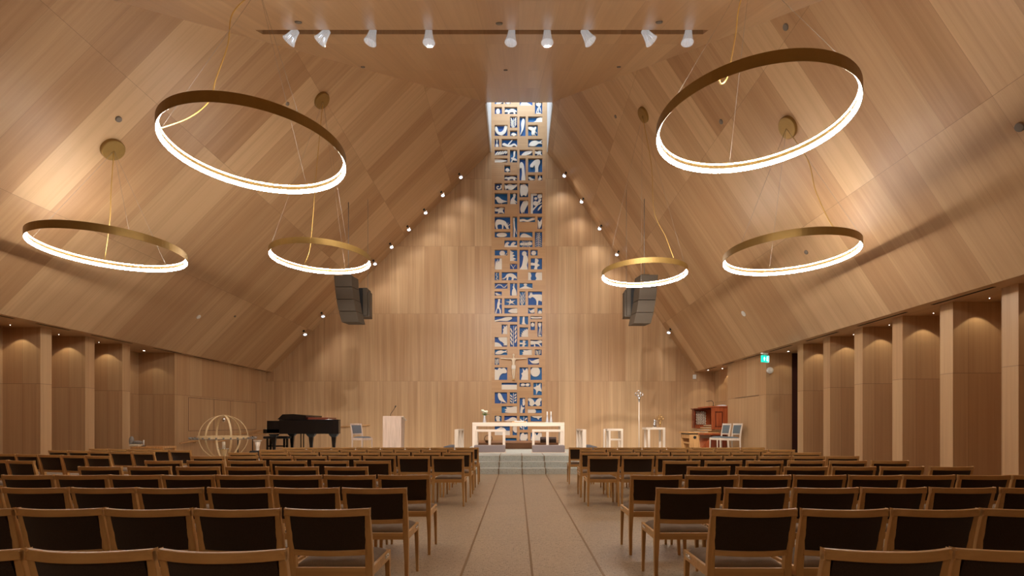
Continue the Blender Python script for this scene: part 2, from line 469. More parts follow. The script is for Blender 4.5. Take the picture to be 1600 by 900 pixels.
# flush cupboard doors in the left wall, outlined by shadow gaps
def panel_outline(X, y0, y1, z0, z1, divs, sgn):
    global nt_
    mb = MB(); t = .012
    for z in (z0, z1): mb.box(min(X, X+sgn*.004), max(X, X+sgn*.004), y0, y1, z-t/2, z+t/2)
    for y in [y0, y1]+divs: mb.box(min(X, X+sgn*.004), max(X, X+sgn*.004), y-t/2, y+t/2, z0, z1)
    struct(mb.build('trim_%d' % nt_, 'box_brown')); nt_ += 1
panel_outline(-10.499, 16.05, 20.2, 1.12, 2.19, [17.4, 18.4], 1)
mb = MB(); mb.box(7.64, 7.648, 15.9, 17.6, 2.24, 2.255); struct(mb.build('trim_%d' % nt_, 'box_brown')); nt_ += 1

# chancel steps and platform
mb = MB()
mb.box(-9.3, 8.27, 13.4, YF, 0, .147)
mb.box(-9.0, 8.27, 13.8, YF, .147, .294)
mb.box(-1.85, 1.62, 14.2, YF, .294, .44)
struct(mb.build('floor_chancel', 'step'))
mb = MB(); mb.box(-1.62, 1.72, 18.3, 20.9, .44, .655)
tag(mb.build('plinth', 'dais', bevel=.004), 'low brown wooden plinth at the foot of the blue relief screen', 'plinth')

# ------------------------------------------------------------------ relief screen
def cr(pts, n=4):
    out = []; N = len(pts)
    for i in range(N):
        p0, p1, p2, p3 = pts[i-1], pts[i], pts[(i+1) % N], pts[(i+2) % N]
        for k in range(n):
            t = k/n
            out.append(tuple(.5*((2*p1[d])+(-p0[d]+p2[d])*t+(2*p0[d]-5*p1[d]+4*p2[d]-p3[d])*t*t+(-p0[d]+3*p1[d]-3*p2[d]+p3[d])*t**3) for d in (0, 1)))
    return out
def ell(cx, cy, rx, ry, rot=0, n=20):
    c, s = math.cos(rot), math.sin(rot)
    return ('P', [(cx+rx*math.cos(2*PI*k/n)*c-ry*math.sin(2*PI*k/n)*s, cy+rx*math.cos(2*PI*k/n)*s+ry*math.sin(2*PI*k/n)*c) for k in range(n)])
def stroke(pts, w0, w1=None):
    return ('L', pts, w0, w0 if w1 is None else w1)
def sm(*pts): return ('P', cr(list(pts)))
def pg(*pts): return ('P', list(pts))
def plant(n=4, berries=False, top=.95):
    o = [stroke([(.5, 0), (.46, .4), (.52, top)], .09, .05)]
    for i in range(n):
        z = .15+.75*i/n
        for s in (-1, 1):
            zz = z+(.12 if s > 0 else .03); k = .8+.3*((i*3+s) % 3)/2
            if berries: o.append(ell(.5+s*.29*k, zz, .17*k, .062, s*.5))
            else: o.append(ell(.5+s*.24, zz, .25*k, .045, s*.8))
    return o
S = {
 'egg': [ell(.45, .45, .28, .40), pg((.3, 0), (.5, 0), (.6, .4), (.3, .4))],
 'quad': [sm((.0, .45), (.12, .72), (.3, .62), (.55, .82), (.85, .66), (1.0, .3), (.85, .4), (.85, .0), (.72, .0), (.68, .33), (.42, .3), (.36, 0), (.24, 0), (.25, .35), (.08, .35))],
 'plant': plant(4), 'berry': plant(4, True), 'berry3': plant(3, True),
 'longbird': [sm((.05, .05), (.3, .35), (.25, .65), (.5, .9), (.8, .88), (.85, .7), (.7, .45), (.45, .25))],
 'hill': [sm((.35, -.02), (.55, .35), (.62, .72), (.85, .95), (1.0, .9), (1.0, .0))],
 'hill2': [sm((.1, 0), (.12, .5), (.35, .75), (.65, .5), (.95, .12), (.9, 0))],
 'rooster': [sm((.02, .62), (.08, .92), (.22, .78), (.3, .45), (.5, .42), (.68, .62), (.8, .98), (.98, .92), (.96, .72), (.85, .35), (.62, .14), (.4, .12), (.15, .3)), stroke([(.55, .2), (.56, 0)], .08)],
 'mushroom': [sm((.15, .3), (.3, .6), (.55, .65), (.85, .45), (.9, .25), (.5, .2)), pg((.4, 0), (.65, 0), (.62, .3), (.42, .3))],
 'fly': [ell(.35, .7, .38, .16, -.25), ell(.6, .62, .34, .14, .8), ell(.55, .4, .18, .3, -.5), stroke([(.6, .4), (.75, .05)], .05), stroke([(.5, .3), (.55, .03)], .05), stroke([(.65, .5), (.9, .3)], .05)],
 'vase': [sm((.3, .05), (.75, .05), (.8, .3), (.55, .55), (.7, .98), (.3, .98), (.45, .55), (.2, .3))],
 'swim': [sm((.05, .3), (.2, .5), (.5, .3), (.8, .5), (1.0, .2), (1.0, .02), (.8, .25), (.55, .02), (.3, .12)), stroke([(.42, .35), (.55, .65), (.7, .95)], .16, .08), ell(.15, .38, .11, .17)],
 'fish': [sm((.05, .3), (.2, .7), (.5, .85), (.78, .72), (1.0, .95), (.93, .65), (1.0, .45), (.75, .5), (.5, .2), (.2, .18))],
 'leaves': [stroke([(0, .15), (.5, .3), (.98, .8)], .09)]+[ell(.15+.2*i, .45+.06*i, .07, .36, -.35) for i in range(5)],
 'dragonfly': [stroke([(.2, .05), (.5, .5), (.75, .95)], .18, .12), ell(.55, .3, .42, .1, -.2), ell(.6, .72, .14, .25, 0)],
 'leaf': [sm((.15, .1), (.3, .55), (.55, .85), (.95, .95), (.98, .7), (.8, .35), (.45, .08))],
 'cone': [sm((.0, .05), (.0, .95), (.5, .85), (.98, .5), (.5, .15))],
 'fall': [sm((0, .55), (.05, .78), (.35, .85), (.7, .72), (.85, .4), (.95, 0), (.3, 0), (.4, .35), (.3, .6))],
 'bent': [sm((.18, .6), (.15, .42), (.35, .4), (.45, .52), (.5, .2), (.48, 0), (.7, 0), (.72, .4), (.85, .75), (.75, .96), (.5, .93))],
 'birdr': [sm((.02, .2), (.3, .65), (.45, .95), (.6, .9), (.65, .6), (.95, .35), (.6, .15), (.35, 0))],
 'spiral': [stroke([(.5+.07*a*math.cos(a*1.1), .5+.07*a*math.sin(a*1.1)) for a in [i*.35 for i in range(2, 19)]], .12, .2)],
 'fishleaf': [sm((.02, .85), (.08, .1), (.2, .3), (.5, .05), (.95, .6), (.98, .9), (.7, .75), (.4, .95), (.15, .7))],
 'shield': [sm((.05, .4), (.1, .85), (.3, .9), (.55, .95), (.95, .75), (.97, .4), (.75, .12), (.5, .2), (.2, .1))],
 'bird': [sm((.02, .5), (.12, .68), (.3, .68), (.6, .42), (.98, .28), (.7, .2), (.4, .12), (.2, .25), (.12, .45)), stroke([(.5, .2), (.55, .0)], .05)],
 'sitter': [ell(.62, .86, .2, .13), sm((.1, 0), (.08, .35), (.3, .6), (.55, .78), (.75, .7), (.6, .45), (.95, .25), (.9, .15), (.6, .3), (.85, 0))],
 'branch': [stroke([(.08, 0), (.12, 1)], .22, .2), stroke([(.1, .15), (.6, .45), (1, .55)], .13, .06), ell(.42, .52, .2, .11), ell(.8, .86, .2, .1), ell(.75, .62, .2, .07, .5), ell(.35, .95, .22, .05), ell(.8, .3, .22, .05, .6), ell(.45, .75, .14, .06), stroke([(.8, .5), (.72, .75), (.95, .98)], .06)],
 'hand': [sm((.9, .98), (.5, .95), (.2, .65), (.08, .35), (.2, .1), (.35, .05), (.38, .2), (.5, .08), (.6, .25), (.8, .5), (1.0, .75))],
 'mixleaf': [sm((.02, .9), (.3, .75), (.6, .95), (.95, .85), (.8, .5), (.95, .1), (.6, .25), (.3, .05), (.35, .4), (.02, .45))],
 'deer': [sm((.05, .6), (.02, .35), (.12, 0), (.2, 0), (.18, .35), (.45, .38), (.47, 0), (.53, 0), (.58, .35), (.72, .15), (.8, .0), (.93, .0), (.85, .25), (.7, .62), (.4, .78), (.15, .78)), stroke([(.82, .2), (.86, .55)], .03), stroke([(.85, .25), (.98, .42)], .03)],
 'figure': [ell(.25, .9, .17, .07), sm((.1, .82), (.4, .8), (.5, .5), (.9, .2), (.75, .2), (.5, .38), (.42, 0), (.15, 0), (.2, .4))],
 'wave': [sm((0, .1), (0, .5), (.25, .65), (.5, .45), (.75, .75), (1.0, .9), (1, .55), (.75, .3), (.5, .1), (.25, .25))],
 'rplant': [sm((.2, .1), (.1, .75), (.5, .6), (1.0, .9), (1.0, .5), (.6, .15))],
 'oval': [ell(.45, .5, .34, .38, -.15)],
 'fern': [stroke([(.5, 0), (.55, .98)], .05)]+[stroke([(.5, .05+.115*i), (.05+.03*i, .13+.115*i)], .055) for i in range(8)]+[stroke([(.5, .05+.115*i), (.98-.04*i, .13+.115*i)], .055) for i in range(8)],
 'crests': [('P', [(0, 0), (0, .2), (.08, .6), (.22, .8), (.38, .72), (.36, .6), (.27, .52), (.28, .3), (.45, .22), (.55, .6), (.7, .8), (.88, .72), (.86, .58), (.76, .5), (.78, .28), (1, .3), (1, 0)])],
 'ant': [ell(.2, .5, .18, .2), ell(.5, .5, .13, .14), ell(.8, .55, .17, .26)]+[stroke([(.5, .5), (.2+.2*i, .95)], .06) for i in range(4)]+[stroke([(.5, .5), (.2+.2*i, .05)], .06) for i in range(4)],
 'snail': [ell(.6, .45, .22, .42), stroke([(.6, .1), (.85, .12), (.98, .45)], .1)],
 'zigzag': [pg((0, 0), (0, 1), (.25, .85), (.55, .78), (.3, .62), (.7, .52), (.35, .38), (.85, .22), (.4, .12), (.95, 0))],
 'woman': [ell(.55, .82, .28, .12), sm((.5, .75), (.85, .72), (1.0, .5), (.85, .25), (.9, 0), (0, 0), (.25, .2), (.4, .5))],
 'flame': [sm((.1, 0), (.08, .5), (.22, .8), (.32, .6), (.42, .95), (.55, .7), (.75, 1.0), (.98, .95), (.98, 0))],
 'vee': [stroke([(.1, .95), (.45, .3), (.5, 0)], .1), stroke([(.45, .3), (.85, .95)], .08)],
 'dove': [sm((.0, .4), (.35, .35), (.3, .02), (.55, 0), (.6, .25), (.8, .4), (.6, .55), (.7, .85), (.4, 1), (.35, .6), (.05, .62))],
 'horsey': [stroke([(.5, .95), (.3, .7), (.6, .45), (.3, .2), (.8, .1)], .2, .12)],
 'fox': [sm((.0, .2), (.2, .4), (.35, .78), (.6, .88), (.78, .75), (.95, .45), (.98, .2), (.82, .3), (.72, .02), (.62, .05), (.65, .38), (.45, .45), (.4, .05), (.3, .05), (.32, .4), (.15, .18))],
 'columns': [sm((0, 0), (0, 1), (.15, .98), (.24, .6), (.18, .3), (.22, 0)), sm((1, 0), (1, 1), (.62, 1), (.52, .6), (.6, .3), (.55, 0))],
 'snake': [stroke([(.02, .2), (.25, .75), (.5, .7), (.65, .3), (.8, .3), (.98, .8)], .12)],
 'rabbit': [sm((.3, 0), (.28, .4), (.45, .62), (.35, .7), (.45, .78), (.5, .98), (.62, .96), (.6, .7), (.85, .4), (.9, 0))],
 'arms': [ell(.45, .78, .14, .2), sm((0, .1), (.25, .35), (.45, .6), (.65, .35), (1, .1), (1, 0), (0, 0))],
 'flower3': plant(3), 
 'donkey': [sm((.02, .62), (.12, .8), (.12, 1.0), (.2, .86), (.26, .98), (.32, .8), (.6, .8), (1.0, .75), (1.0, .3), (.75, .35), (.7, 0), (.6, 0), (.6, .3), (.5, .5), (.3, .62), (.15, .52))],
 'walker': [ell(.62, .92, .16, .07), sm((.5, .85), (.72, .82), (.75, .68), (.95, .62), (.9, .7), (.7, .6), (.65, .45), (.85, .25), (.85, 0), (.7, 0), (.65, .25), (.4, .35), (.2, .02), (.05, .05), (.3, .4), (.35, .65))],
 'star': [('P', [(.5+.42*math.cos(PI/2+k*PI/5+.2)*(1 if k % 2 == 0 else .32), .5+.5*math.sin(PI/2+k*PI/5+.2)*(1 if k % 2 == 0 else .32)) for k in range(10)])],
 'bigleaf': [sm((.28, .45), (.5, .8), (.8, .95), (1.0, .9), (1.0, .15), (.7, .1), (.45, .2))],
 'smallfish': [sm((.1, .8), (.35, .55), (.7, .75), (1, .85), (.98, .3), (.7, .15), (.35, .25))],
 'dome': [ell(.55, .2, .4, .38)],
 'feather': [sm((0, .3), (.3, .6), (.5, .85), (.75, .85), (.75, .55), (.55, .2), (.25, .2), (.0, .05))],
 'boot': [sm((.4, .95), (.32, .3), (.25, .1), (.6, .02), (.75, .08), (.6, .25), (.58, .95))],
 'bar': [sm((.02, .6), (.1, .85), (.5, .75), (.9, .85), (.98, .45), (.8, .25), (.2, .3))],
 'apple': [ell(.5, .66, .4, .24), stroke([(.5, .85), (.5, 1)], .12)],
 'tulip': [stroke([(.5, 0), (.5, .8)], .1), sm((.2, .75), (.18, .95), (.35, .9), (.5, .98), (.65, .9), (.82, .95), (.8, .75), (.5, .66)), ell(.3, .3, .3, .06, 1.1), ell(.72, .45, .3, .06, 2.0), ell(.5, .08, .35, .05)],
 'sun': [('P', [(1.0, 0), (.1, 0)]+[(1.0-(.92 if k % 2 == 0 else .72)*math.cos(k*PI/2/12), (.95 if k % 2 == 0 else .75)*math.sin(k*PI/2/12)) for k in range(13)])],
 'blobs': [sm((.3, 1), (1, 1), (1, .3), (.75, .3), (.6, .5), (.4, .65)), sm((0, 0), (0, .45), (.3, .4), (.5, .2), (.55, 0)), stroke([(.7, .2), (.98, .2)], .12)],
 'cow': [sm((0, .85), (.5, .82), (.85, .98), (1, .8), (.95, .55), (.75, .5), (.98, .02), (.85, .05), (.65, .35), (.4, .4), (.42, .02), (.3, 0), (.3, .35), (.1, .3), (0, .45))],
 'bull': [sm((0, 0), (0, .8), (.2, .8), (.35, .98), (.55, .9), (.75, .98), (.95, .75), (.9, .55), (.6, .52), (.4, .3), (.3, 0))],
 'fire': [sm((.2, 0), (.3, .35), (.2, .5), (.4, .65), (.35, .95), (.6, .75), (.85, .95), (.98, .7), (1, 0))],
 'disc': [ell(.42, .66, .42, .40)],
 'halftop': [pg((0, 0), (0, .72), (1, .72), (1, 0))],
 'twoleaf': [ell(.3, .5, .2, .34), ell(.72, .5, .18, .34), stroke([(.1, .2), (.95, .75)], .08)],
 'starleaf': [sm((.35, 1), (.5, .75), (.85, .98), (.85, .7), (1.0, .3), (.6, .35), (.35, .05), (.3, .4), (.02, .6), (.35, .72))],
 'perch': [sm((.3, .95), (.25, .7), (.35, .35), (.55, .2), (.95, .05), (.9, .12), (.7, .4), (.5, .85)), stroke([(.55, .25), (.5, 0)], .05)],
 'tallperson': [ell(.75, .85, .22, .1), sm((.55, .75), (.95, .78), (.95, .55), (.6, .5)), sm((.1, 0), (.2, .35), (.3, .55), (.5, .4), (.9, .35), (.6, .2), (.5, 0))],
 'butterfly': [sm((.5, .4), (.35, .8), (.1, 1), (0, .8), (.12, .5), (.1, .2), (.3, .02), (.5, .3)), sm((.5, .4), (.65, .8), (.9, 1), (1, .8), (.88, .5), (.9, .2), (.7, .02), (.5, .3))],
 'frill': [sm((.25, .1), (.3, .35), (.2, .5), (.35, .65), (.3, .9), (.6, .85), (1, .98), (1, 0))],
 'halfpill': [sm((0, 0), (0, 1), (.45, 1), (.58, .5), (.5, 0))],
 'bud': [sm((.35, .02), (.2, .4), (.15, .8), (.5, .98), (.8, .7), (.7, .35), (.75, .05))],
 'mound': [sm((0, .05), (.3, .35), (.65, .75), (.98, .5), (1, 0))],
 'hang': [sm((.08, 1), (.3, .7), (.55, .6), (.7, .3), (.8, .6), (1, .75), (1, 1))],
 'arc': [pg((0, 0), (0, .45), (.15, .68), (.4, .9), (.62, .8), (.78, .5), (1, .5), (1, 0))],
 'swirl': [sm((.2, 1), (.05, .6), (.4, .35), (.95, .3), (1, 1)), ],
 'shell': [sm((.05, .35), (.15, .8), (.45, .98), (.6, .8), (.9, .85), (.97, .45), (.7, .08), (.3, .05))],
 'empty': [],
}
NI = []
def N_(ox, oy, sc, lst):
    for (a, b, c, d, s) in lst: NI.append((ox+a/sc, oy+b/sc, ox+c/sc, oy+d/sc, s))
q = 900/140.
N_(740, 150, q, [(212,30,300,80,'leaf'),(318,30,372,80,'mushroom'),(462,36,592,95,'hill2'),(616,56,690,178,'tulip'),
 (212,110,284,180,'egg'),(312,110,438,180,'quad'),(366,205,438,318,'plant'),(462,205,522,402,'longbird'),(548,205,690,262,'hill'),
 (212,290,340,400,'rooster'),(366,345,438,402,'mushroom'),(548,290,645,400,'fly'),(212,430,256,512,'vase'),(283,430,438,512,'swim'),
 (548,430,690,512,'fish'),(212,540,340,597,'leaves'),(366,540,438,667,'dragonfly'),(462,540,592,597,'leaf'),(616,540,690,597,'mixleaf'),
 (212,625,340,667,'cone'),(462,625,522,848,'fall'),(548,625,690,765,'bent'),(310,695,368,765,'mushroom'),(310,792,438,848,'quad'),
 (548,792,618,848,'bird'),(645,792,690,848,'birdr')])
N_(740, 280, q, [(212,38,284,110,'spiral'),(310,38,438,110,'fishleaf'),(462,38,548,180,'shield'),(212,138,340,250,'bird'),(366,138,438,250,'sitter'),
 (574,138,688,346,'branch'),(462,207,548,346,'hand'),(212,277,312,346,'mixleaf'),(212,375,368,500,'deer'),(394,375,438,582,'figure'),
 (462,375,618,430,'wave'),(643,375,688,500,'rplant'),(212,527,368,584,'oval'),(462,527,592,584,'hill2'),(616,527,688,682,'fern'),
 (310,612,438,682,'crests'),(462,612,592,682,'ant'),(212,708,338,766,'snail'),(366,708,438,822,'zigzag'),(462,708,548,908,'woman'),(572,708,643,766,'oval')])
N_(740, 380, q, [(212,150,284,264,'flame'),(366,205,438,260,'vee'),(574,150,688,262,'dove'),(212,290,256,372,'horsey'),(283,290,438,372,'fox'),
 (548,290,688,372,'columns'),(212,400,340,456,'snake'),(366,400,438,526,'rabbit'),(462,400,592,456,'arms'),(212,484,284,526,'bird'),
 (462,484,520,622,'flower3'),(548,484,688,622,'donkey'),(212,554,284,706,'walker'),(310,554,438,622,'star'),(310,650,438,706,'bigleaf'),
 (548,650,612,706,'smallfish'),(643,650,688,706,'dome'),(212,733,438,790,'feather'),(462,733,548,816,'boot'),(572,733,688,762,'bar'),
 (572,790,616,872,'apple'),(643,790,688,940,'tulip')])
N_(740, 480, q, [(282,174,338,270,'fire'),(366,174,438,396,'berry'),(462,202,548,298,'sun'),(212,300,338,396,'blobs'),(462,328,548,396,'dove'),
 (572,328,688,396,'cow'),(212,424,338,480,'fish'),(462,424,586,480,'frill'),(616,424,684,480,'plant'),(212,508,256,578,'plant'),
 (546,508,658,576,'smallfish'),(212,604,338,730,'bull'),(462,604,548,730,'fire'),(572,604,686,730,'disc')])
N_(700, 570, 6., [(502,168,646,232,'halftop'),(672,168,774,206,'twoleaf'),(800,168,880,284,'starleaf'),
 (438,258,554,362,'perch'),(580,258,646,362,'berry3'),(672,310,722,452,'tallperson'),(750,310,880,388,'butterfly'),
 (502,388,646,452,'frill'),(748,414,880,452,'halfpill'),(438,478,502,530,'bud'),(528,478,646,530,'mound'),(672,478,748,608,'berry3'),
 (775,478,880,530,'hang'),(438,575,580,660,'arc'),(606,575,646,660,'swirl'),(672,635,748,726,'shell'),(775,635,880,726,'flame'),(538,686,642,726,'empty')])
# more niches up the shaft, above what the front of the canopy hides
for (x0, y0, x1, y1, s) in ((773,120,792,134,'fish'),(796,112,808,134,'plant'),(812,118,826,134,'oval'),(830,100,848,134,'bull'),(773,96,790,112,'quad')):
    NI.append((x0, y0, x1, y1, s))
def sx(x): return (x-VX)*YF/F
def sz(y): return EYE+(VY-y)*YF/F
screen = thing('relief_screen', 'tall oak screen pierced by blue niches with white cut-out figures, behind the altar', 'wall relief', (0.05, YF, .44))
SO = Vector((0.05, YF, .44))
# oak front with openings
rects = [(sx(a), sz(d), sx(c), sz(b)) for a, b, c, d, s in NI]
xs = sorted({round(v, 4) for r in rects for v in (r[0], r[2])}|{SX0, SX1})
zs = sorted({round(v, 4) for r in rects for v in (r[1], r[3])}|{.655, ZT})
mb = MB()
for j in range(len(zs)-1):
    z0, z1 = zs[j], zs[j+1]; zm = (z0+z1)/2; run = None
    def flush(a, b):
        if b-a > 1e-5:
            mb.add([(a-SO.x, 0, z0-SO.z), (b-SO.x, 0, z0-SO.z), (b-SO.x, 0, z1-SO.z), (a-SO.x, 0, z1-SO.z)], [[0, 1, 2, 3]], [[(z0, a), (z0, b), (z1, b), (z1, a)]])
    start = None
    for i in range(len(xs)-1):
        xm = (xs[i]+xs[i+1])/2
        hole = any(r[0] < xm < r[2] and r[1] < zm < r[3] for r in rects)
        if hole:
            if start is not None: flush(start, xs[i]); start = None
        elif start is None: start = xs[i]
    if start is not None: flush(start, xs[-1])
DEP = .11
for r in rects:
    a, b, c, d = r[0]-SO.x, r[1]-SO.z, r[2]-SO.x, r[3]-SO.z
    mb.add([(a,0,b),(c,0,b),(c,0,d),(a,0,d),(a,DEP,b),(c,DEP,b),(c,DEP,d),(a,DEP,d)], [[0,4,5,1],[1,5,6,2],[2,6,7,3],[3,7,4,0]],
           [[(b,a),(b,a),(b,c),(b,c)],[(b,c),(b,c),(d,c),(d,c)],[(d,c),(d,c),(d,a),(d,a)],[(d,a),(d,a),(b,a),(b,a)]])
mb.build('oak_front', 'screen', screen)
mb = MB(); mb.box(SX0-.01-SO.x, SX1+.01-SO.x, DEP+.012, DEP+.05, 0, ZT-SO.z); mb.build('back_board', 'dais', screen)
def thick_line(pts, w0, w1, ax, az):
    """stroke in unit coords -> polygon in metres"""
    P = [Vector((p[0]*ax, p[1]*az)) for p in pts]; n = len(P); L = []; R = []
    for i in range(n):
        t = (P[min(i+1, n-1)]-P[max(i-1, 0)]); t.normalize(); nn = Vector((-t.y, t.x))
        w = (w0+(w1-w0)*i/(n-1))*min(ax, az)/2
        L.append(P[i]+nn*w); R.append(P[i]-nn*w)
    return [(p.x, p.y) for p in L]+[(p.x, p.y) for p in R[::-1]]
for (r, (a, b, c, d, s)) in zip(rects, NI):
    w, hh = r[2]-r[0], r[3]-r[1]
    cx, cz = (r[0]+r[2])/2-SO.x, (r[1]+r[3])/2-SO.z
    mb = MB(); mb.box(-w/2-.002, w/2+.002, -.004, .004, -hh/2-.002, hh/2+.002)
    nb = mb.build('blue_niche', 'blue', screen); nb.location = (cx, DEP, cz)
    if S[s]:
        mb = MB(); off = 0
        for sh in S[s]:
            if sh[0] == 'P': pts = [(min(1, max(0, p[0]))*w-w/2, min(1, max(0, p[1]))*hh-hh/2) for p in sh[1]]
            else:
                pts = [(min(w/2, max(-w/2, x-w/2)), min(hh/2, max(-hh/2, z-hh/2))) for x, z in thick_line(sh[1], sh[2], sh[3], w, hh)]
            # drop coincident neighbours
            cl = [p for i, p in enumerate(pts) if (Vector(p)-Vector(pts[i-1])).length > 1e-4]
            if len(cl) < 3: continue
            mb.prism(cl, -.072-off, -.03); off += .0015
        mb.build('white_figure', 'cream', nb)

# crucifix figure hung on the screen
def skin_body(name, joints, edges, mat, parent=None, loc=(0, 0, 0), sub=2):
    me = bpy.data.meshes.new(name); me.from_pydata([j[:3] for j in joints], edges, [])
    me.materials.append(M[mat])
    o = bpy.data.objects.new(name, me); C.objects.link(o); o.location = loc
    if parent is not None: o.parent = parent
    o.modifiers.new('Skin', 'SKIN'); me.skin_vertices.new() if not me.skin_vertices else None
    for i, j in enumerate(joints):
        sv = me.skin_vertices[0].data[i]; sv.radius = (j[3], j[4]); sv.use_root = (i == 0)
    ss = o.modifiers.new('Sub', 'SUBSURF'); ss.levels = sub; ss.render_levels = sub
    for p in me.polygons: p.use_smooth = True
    return o
s_ = 1.0
J = [(0,0,0,.075,.055),(0,-.005,.13,.062,.05),(0,-.01,.27,.085,.055),(0,-.01,.33,.05,.04),(0,-.02,.385,.028,.028),(0,-.03,.44,.045,.05),(0,-.025,.49,.04,.045),
     (-.10,0,.315,.032,.03),(-.26,0,.315,.025,.024),(-.42,0,.335,.02,.02),(-.50,0,.335,.014,.022),(-.55,0,.335,.010,.02),
     (.10,0,.315,.032,.03),(.26,0,.315,.025,.024),(.42,0,.335,.02,.02),(.50,0,.335,.014,.022),(.55,0,.335,.010,.02),
     (-.035,0,-.06,.05,.05),(-.034,-.01,-.25,.036,.04),(-.025,0,-.44,.024,.026),(-.022,-.03,-.53,.022,.018),
     (.035,0,-.06,.05,.05),(.034,-.01,-.25,.036,.04),(.025,0,-.44,.024,.026),(.022,-.03,-.53,.022,.018)]
E = [(0,1),(1,2),(2,3),(3,4),(4,5),(5,6),(2,7),(7,8),(8,9),(9,10),(10,11),(2,12),(12,13),(13,14),(14,15),(15,16),(0,17),(17,18),(18,19),(19,20),(0,21),(21,22),(22,23),(23,24)]
crx = thing('crucifix_figure', 'pale carved figure with outstretched arms mounted on the oak screen', 'crucifix figure', (at(802.5, 575, YF).x, YF-.10, at(0, 573, YF).z))
skin_body('body', J, E, 'corpus', crx)
mb = MB(); mb.box(-.085, .085, -.075, .06, -.13, .05); mb.build('loincloth', 'cream', crx, bevel=.03)
mb = MB(); mb.box(-.05, .05, -.03, .098, -.58, -.54); mb.build('foot_bracket', 'gold', crx, bevel=.004)
mb = MB(); mb.sphere((0, -.01, .475), .05, sc=(1, 1, 1.15)); mb.build('hair', 'corpus', crx)

# ------------------------------------------------------------------ ring pendants
def canopy_z(X, Y):
    z = min(zl(X), zr(X), zc(Y))
    if z == zl(X): n = Vector((kL, 0, -1))
    elif z == zr(X): n = Vector((-kR, 0, -1))
    else: n = Vector((0, .491, -1))
    return z, n.normalized()
R0 = 1.15
def ring_pendant(label, X, Y, h, R, cordpts, disc=None):
    z = EYE+h
    t = thing('ring_pendant_light', label, 'pendant light', (X, Y, z), 0, 'brass ring pendant lights')
    n = 96; mb = MB(); ro, ri = R, R-.034; H = .135
    prof = [(ro-.006, 0), (ro, 0), (ro, H), (ri, H), (ri, .122), (ri+.004, .122), (ri+.004, .106), (ri, .106), (ri, .051)]
    vs = []; fs = []
    for k in range(n):
        a = 2*PI*k/n
        for r, zz in prof: vs.append((r*math.cos(a), r*math.sin(a), zz))
    m_ = len(prof)
    for k in range(n):
        j = (k+1) % n
        for i in range(m_):
            i2 = (i+1) % m_
            fs.append([k*m_+i, j*m_+i, j*m_+i2, k*m_+i2])
    mb.add(vs, fs, smooth=False); mb.build('brass_ring', 'brass', t)
    def strip(pr, nm, mt='led'):
        mb = MB(); vs = []; fs = []; q_ = len(pr)
        for k in range(n):
            a = 2*PI*k/n
            for r, zz in pr: vs.append((r*math.cos(a), r*math.sin(a), zz))
        for k in range(n):
            j = (k+1) % n
            for i in range(q_-1): fs.append([k*q_+i, k*q_+i+1, j*q_+i+1, j*q_+i])
        mb.add(vs, fs, smooth=False); return mb.build(nm, mt, t)
    strip([(ro-.0065, .0005), (ri-.001, .0505)], 'light_strip')
    strip([(ri+.003, .106), (ri-.003, .107), (ri-.003, .121), (ri+.003, .122)], 'light_strip', 'led_up')
    cz, nn = canopy_z(X, Y)
    if disc: dx, dy = disc; cz, nn = canopy_z(dx, dy)
    else: dx, dy = X, Y
    D = Vector((dx-X, dy-Y, cz-z))
    rot = nn.to_track_quat('Z', 'Y').to_matrix().to_4x4()
    mb = MB(); mb.lathe([(.205, .0), (.205, .05), (.195, .06), (.0, .06)], n=32, mat=Matrix.Translation(D) @ rot, smooth=False); mb.build('ceiling_rose', 'brass', t)
    s0 = D+nn*.055
    for a in (200, 320, 80):
        a = math.radians(a)
        mb = MB(); mb.tube([s0, Vector(((R-.017)*math.cos(a), (R-.017)*math.sin(a), H))], .002, 5); mb.build('suspension_wire', 'wire', t)
    pts = [s0]+[Vector(p) for p in cordpts]
    # smooth the cord
    sm_ = []
    for i in range(len(pts)-1):
        p0, p1, p2, p3 = pts[max(i-1, 0)], pts[i], pts[i+1], pts[min(i+2, len(pts)-1)]
        for k in range(8):
            u = k/8; sm_.append(.5*((2*p1)+(-p0+p2)*u+(2*p0-5*p1+4*p2-p3)*u*u+(-p0+3*p1-3*p2+p3)*u**3))
    sm_.append(pts[-1])
    mb = MB(); mb.tube(sm_, .0075, 6); mb.build('power_cord', 'cord', t)
    return t
def rel(px, py, Yd, X, Y, h): # image point at depth Yd relative to ring centre
    p = at(px, py, Yd); return (p.x-X, p.y-Y, p.z-EYE-h)
X, Y, h = -3.56, 6.9, 3.69
ring_pendant('large brass ring light upper left, nearest of the left three', X, Y, h, R0,
   [rel(364, 20, Y, X, Y, h), rel(356, 70, Y-.1, X, Y, h), rel(337, 125, Y-.3, X, Y, h), rel(331, 150, Y-.5, X, Y, h), rel(318, 168, Y-.6, X, Y, h), rel(290, 187, Y-.7, X, Y, h), (-1.05, -.45, .1)])
X, Y, h = 2.93, 6.28, 3.71
ring_pendant('large brass ring light upper right, nearest of the right three', X, Y, h, R0,
   [rel(1155, 10, Y, X, Y, h), rel(1150, 50, Y, X, Y, h), rel(1143, 90, Y-.3, X, Y, h), rel(1136, 122, Y-.7, X, Y, h), rel(1126, 131, Y-.85, X, Y, h), (-.75, -.84, .09)])
X, Y, h = -7.42, 9.2, 3.14
ring_pendant('brass ring light at far left, hanging lowest beside the left fins', X, Y, h, 1.165,
   [rel(174, 290, Y, X, Y, h), rel(172, 340, Y, X, Y, h), rel(168, 375, Y+.4, X, Y, h), rel(163, 410, Y+1.1, X, Y, h)])
X, Y, h = 5.12, 9.47, 3.14
